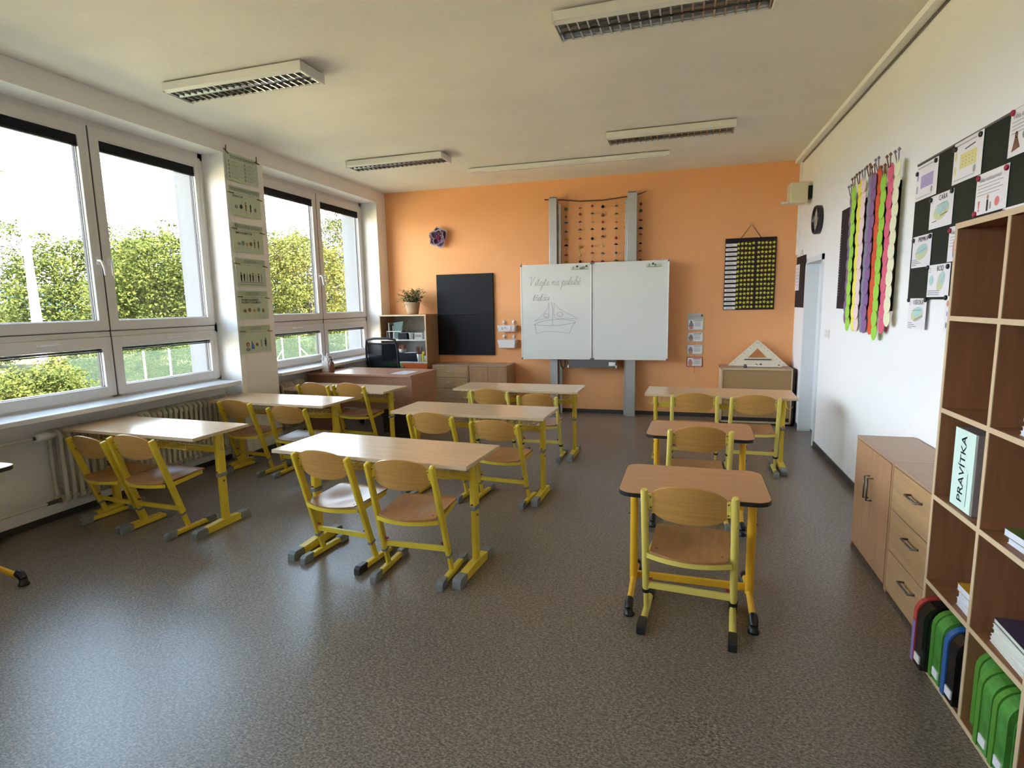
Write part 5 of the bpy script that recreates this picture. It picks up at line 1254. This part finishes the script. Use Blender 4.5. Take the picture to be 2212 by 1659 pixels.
# ============================================================ RADIATORS
def radiator(y0, n, label, group):
    t = thing('radiator', (-4.52, y0, 0), label, 'radiator', group); proto = None
    for i in range(n):
        if proto is None:
            b = MB('radiator_paint')
            for x in (-.06, .055):
                b.tube([(x, 0, .20), (x, 0, .665)], .0155, 8)
            b.tube([(-.06, 0, .68), (-.045, 0, .70), (.045, 0, .70), (.062, 0, .68), (.062, 0, .66)], .021, 8); b.tube([(-.06, 0, .19), (-.045, 0, .172), (.045, 0, .172), (.062, 0, .19), (.062, 0, .21)], .021, 8)
            b.tube([(0, -.0285, .695), (0, .0285, .695)], .030, 10); b.tube([(0, -.0285, .178), (0, .0285, .178)], .030, 10)
            o = proto = b.build('radiator_section', t)
        else: o = proto.copy(); COL.objects.link(o); o.parent = t
        o.location = (0, .03 + i * .057, 0)
    for y in (.05, n * .057 - .02):
        b = MB('radiator_paint'); b.box(-.095, .02, y - .008, y + .008, .26, .28); b.build('bracket', t)
    return t
t = radiator(3.0, 30, 'cream ribbed radiator under the left window behind the window row desks', 'cream radiators')
b = MB('cord_white'); b.lathe([(.020, -.14), (.032, -.13), (.034, -.05), (.022, -.04), (.018, 0)], (.05, 0, .695), 14, 'y'); b.build('thermostat_valve', t)
b = MB('radiator_paint'); b.tube([(.05, -.14, .695), (.05, -.505, .695)], .011, 8); b.build('pipe', t)
b = MB('radiator_paint'); b.tube([(.05, 0, .19), (.05, -.505, .19)], .011, 8); b.build('pipe', t)
b = MB('metal_dark'); b.tube([(.05, -.12, .19), (.05, -.02, .19)], .016, 8); b.build('pipe_joint', t); b = MB('metal_dark'); b.tube([(.05, -.16, .695), (.05, -.14, .695)], .014, 8); b.build('pipe_joint', t)
radiator(5.52, 8, 'cream ribbed radiator under the far window behind the teacher desk', 'cream radiators')

# ============================================================ PILLAR POSTERS
def pillar_poster(z1, z0, title, draw, label, sticks):
    y0, y1 = 4.862, 5.302; t = thing('grammar_poster', (XL + .016, y0, z0), label, 'poster', 'grammar posters on the window pillar'); w, h = y1 - y0, z1 - z0
    b = MB('paper_mint'); b.box(.0, .002, 0, w, 0, h); sh = Sheet(b, (.002, 0, h), (0, 1, 0), (1, 0, 0)); draw(sh, w, h, title); b.build('sheet', t)
    for k, (y, z, L, ang, m) in enumerate(sticks): b = MB('branch'); b.tube([(.008, y - L * math.cos(ang), z - L * math.sin(ang)), (.008, y + L * math.cos(ang), z + L * math.sin(ang))], .005, 6); b.build('stick', t)
def first(sh, w, h, ti):
    sh.text(ti, w * .5, .052, .048, 'ink_grey', center=True, bold=.0006)
    for c in range(2):
        for r_ in range(5):
            y = .085 + r_ * .038; sh.ell(.03 + c * w * .5, y, .012, .013, 'ink_grey'); sh.rect(.055 + c * w * .5, y - .004, .055 + c * w * .5 + .09 + .02 * (r_ % 2), y + .004, 'ink_soft')
    for r_ in range(4): sh.line([(.03, .104 + r_ * .038), (w - .01, .104 + r_ * .038)], .0025, 'ink_grey')
def std(kind, bold1, bold2=None):
    def d(sh, w, h, ti):
        sh.rect(0, 0, w, .052, 'mint_head'); sh.lay(); sh.text(ti, w * .5, .044, .044, 'ink_grey', center=True, bold=.0006)
        sh.rect(.05, .066, w * .85, .071, 'ink_soft'); y = .105
        if bold1: sh.text(bold1, .045, y, .030, 'ink', bold=.0014)
        if bold2: sh.text(bold2, .045, y + .026, .028, 'ink', bold=.0014)
        yb = h * .70
        cs = {'n': ['ink_grey', 'ink', 'ink_brown', 'ink', 'ink_grey'], 'a': ['ink_grey', 'teal_board', 'ink_ochre', 'ink_brown', 'ink_brown', 'ink_brown'], 'z': ['ink', 'ink', 'ink_grey', 'ink', 'ink', 'ink_soft', 'ink', 'ink_grey'],
              'c': ['ink_brown', 'ink_brown', 'ink_ochre', 'teal_board', 'ink_brown'], 's': ['ink_brown', 'ink_blue', 'ink_brown', 'ink_grey', 'ink']}[kind]
        n = len(cs); k = (w - .10) / n
        for i, m in enumerate(cs):
            cx = .06 + k * (i + .5) - .01; tall = (kind in 'z') or (kind == 's' and i > 2) or (kind == 'n' and i in (2, 3)) or (kind == 'a' and i > 3)
            if kind == 's' and i == 0: sh.ell(cx, yb - .005, .026, .028, 'ink_brown'); sh.lay(); sh.ell(cx, yb, .018, .022, 'ink_skin'); sh.ell(cx, yb + .045, .036, .018, 'ink_grey')
            elif kind == 's' and i == 1: sh.poly([(cx - .02, yb + .045), (cx - .015, yb - .05), (cx + .02, yb), (cx + .028, yb + .045)], m)
            elif tall: sh.ell(cx, yb - .052 + .01 * (i % 2), .008, .010, m); sh.poly([(cx - .012, yb - .038), (cx + .012, yb - .038), (cx + .006, yb + .03), (cx - .008, yb + .03)], m)
            else: sh.ell(cx, yb - (.008 if i % 2 else 0), .022, .018 + .006 * (i % 2), m, 8, rot=.4 * i)
            sh.rect(cx - .014, yb + .058 if kind == 's' else yb + .042, cx + .014, yb + .062 if kind == 's' else yb + .046, 'ink_soft')
        if kind == 'z': sh.rect(.06, h - .052, w - .05, h - .045, 'ink_grey'); sh.rect(.05, h - .028, w - .02, h - .021, 'ink_grey')
    return d
S0 = lambda z: [(.02, z, .04, -.05, 0), (.43, z - .012, .035, -.12, 0)]
pillar_poster(3.165, 2.895, 'SLOVNÍ DRUHY', first, 'pale green poster listing word classes, topmost on the pillar', [(.0, .272, .035, -.6, 0), (.0, .30, .03, 1.5, 0), (.43, .245, .035, -.1, 0), (.425, .28, .03, 1.5, 0)])
pillar_poster(2.842, 2.556, 'PODSTATNÁ JMÉNA', std('n', 'KDO? CO?'), 'pale green noun poster, second from the top on the pillar', S0(.215))
pillar_poster(2.476, 2.185, 'PŘÍDAVNÁ JMÉNA', std('a', 'JAKÝ? KTERÝ? ČÍ?'), 'pale green adjective poster with an ochre pear, third on the pillar', S0(.235))
pillar_poster(2.122, 1.830, 'ZÁJMENA', std('z', None), 'pale green pronoun poster with a row of dark figures', S0(.235))
pillar_poster(1.788, 1.492, 'ČÍSLOVKY', std('c', 'KOLIK? KOLIKERÝ?', 'KOLIKÁTÝ? KOLIKRÁT?'), 'pale green numeral poster with two bold lines', S0(.235))
pillar_poster(1.420, 1.130, 'SLOVESA', std('s', None), 'pale green verb poster with a child face, lowest on the pillar', S0(.235))
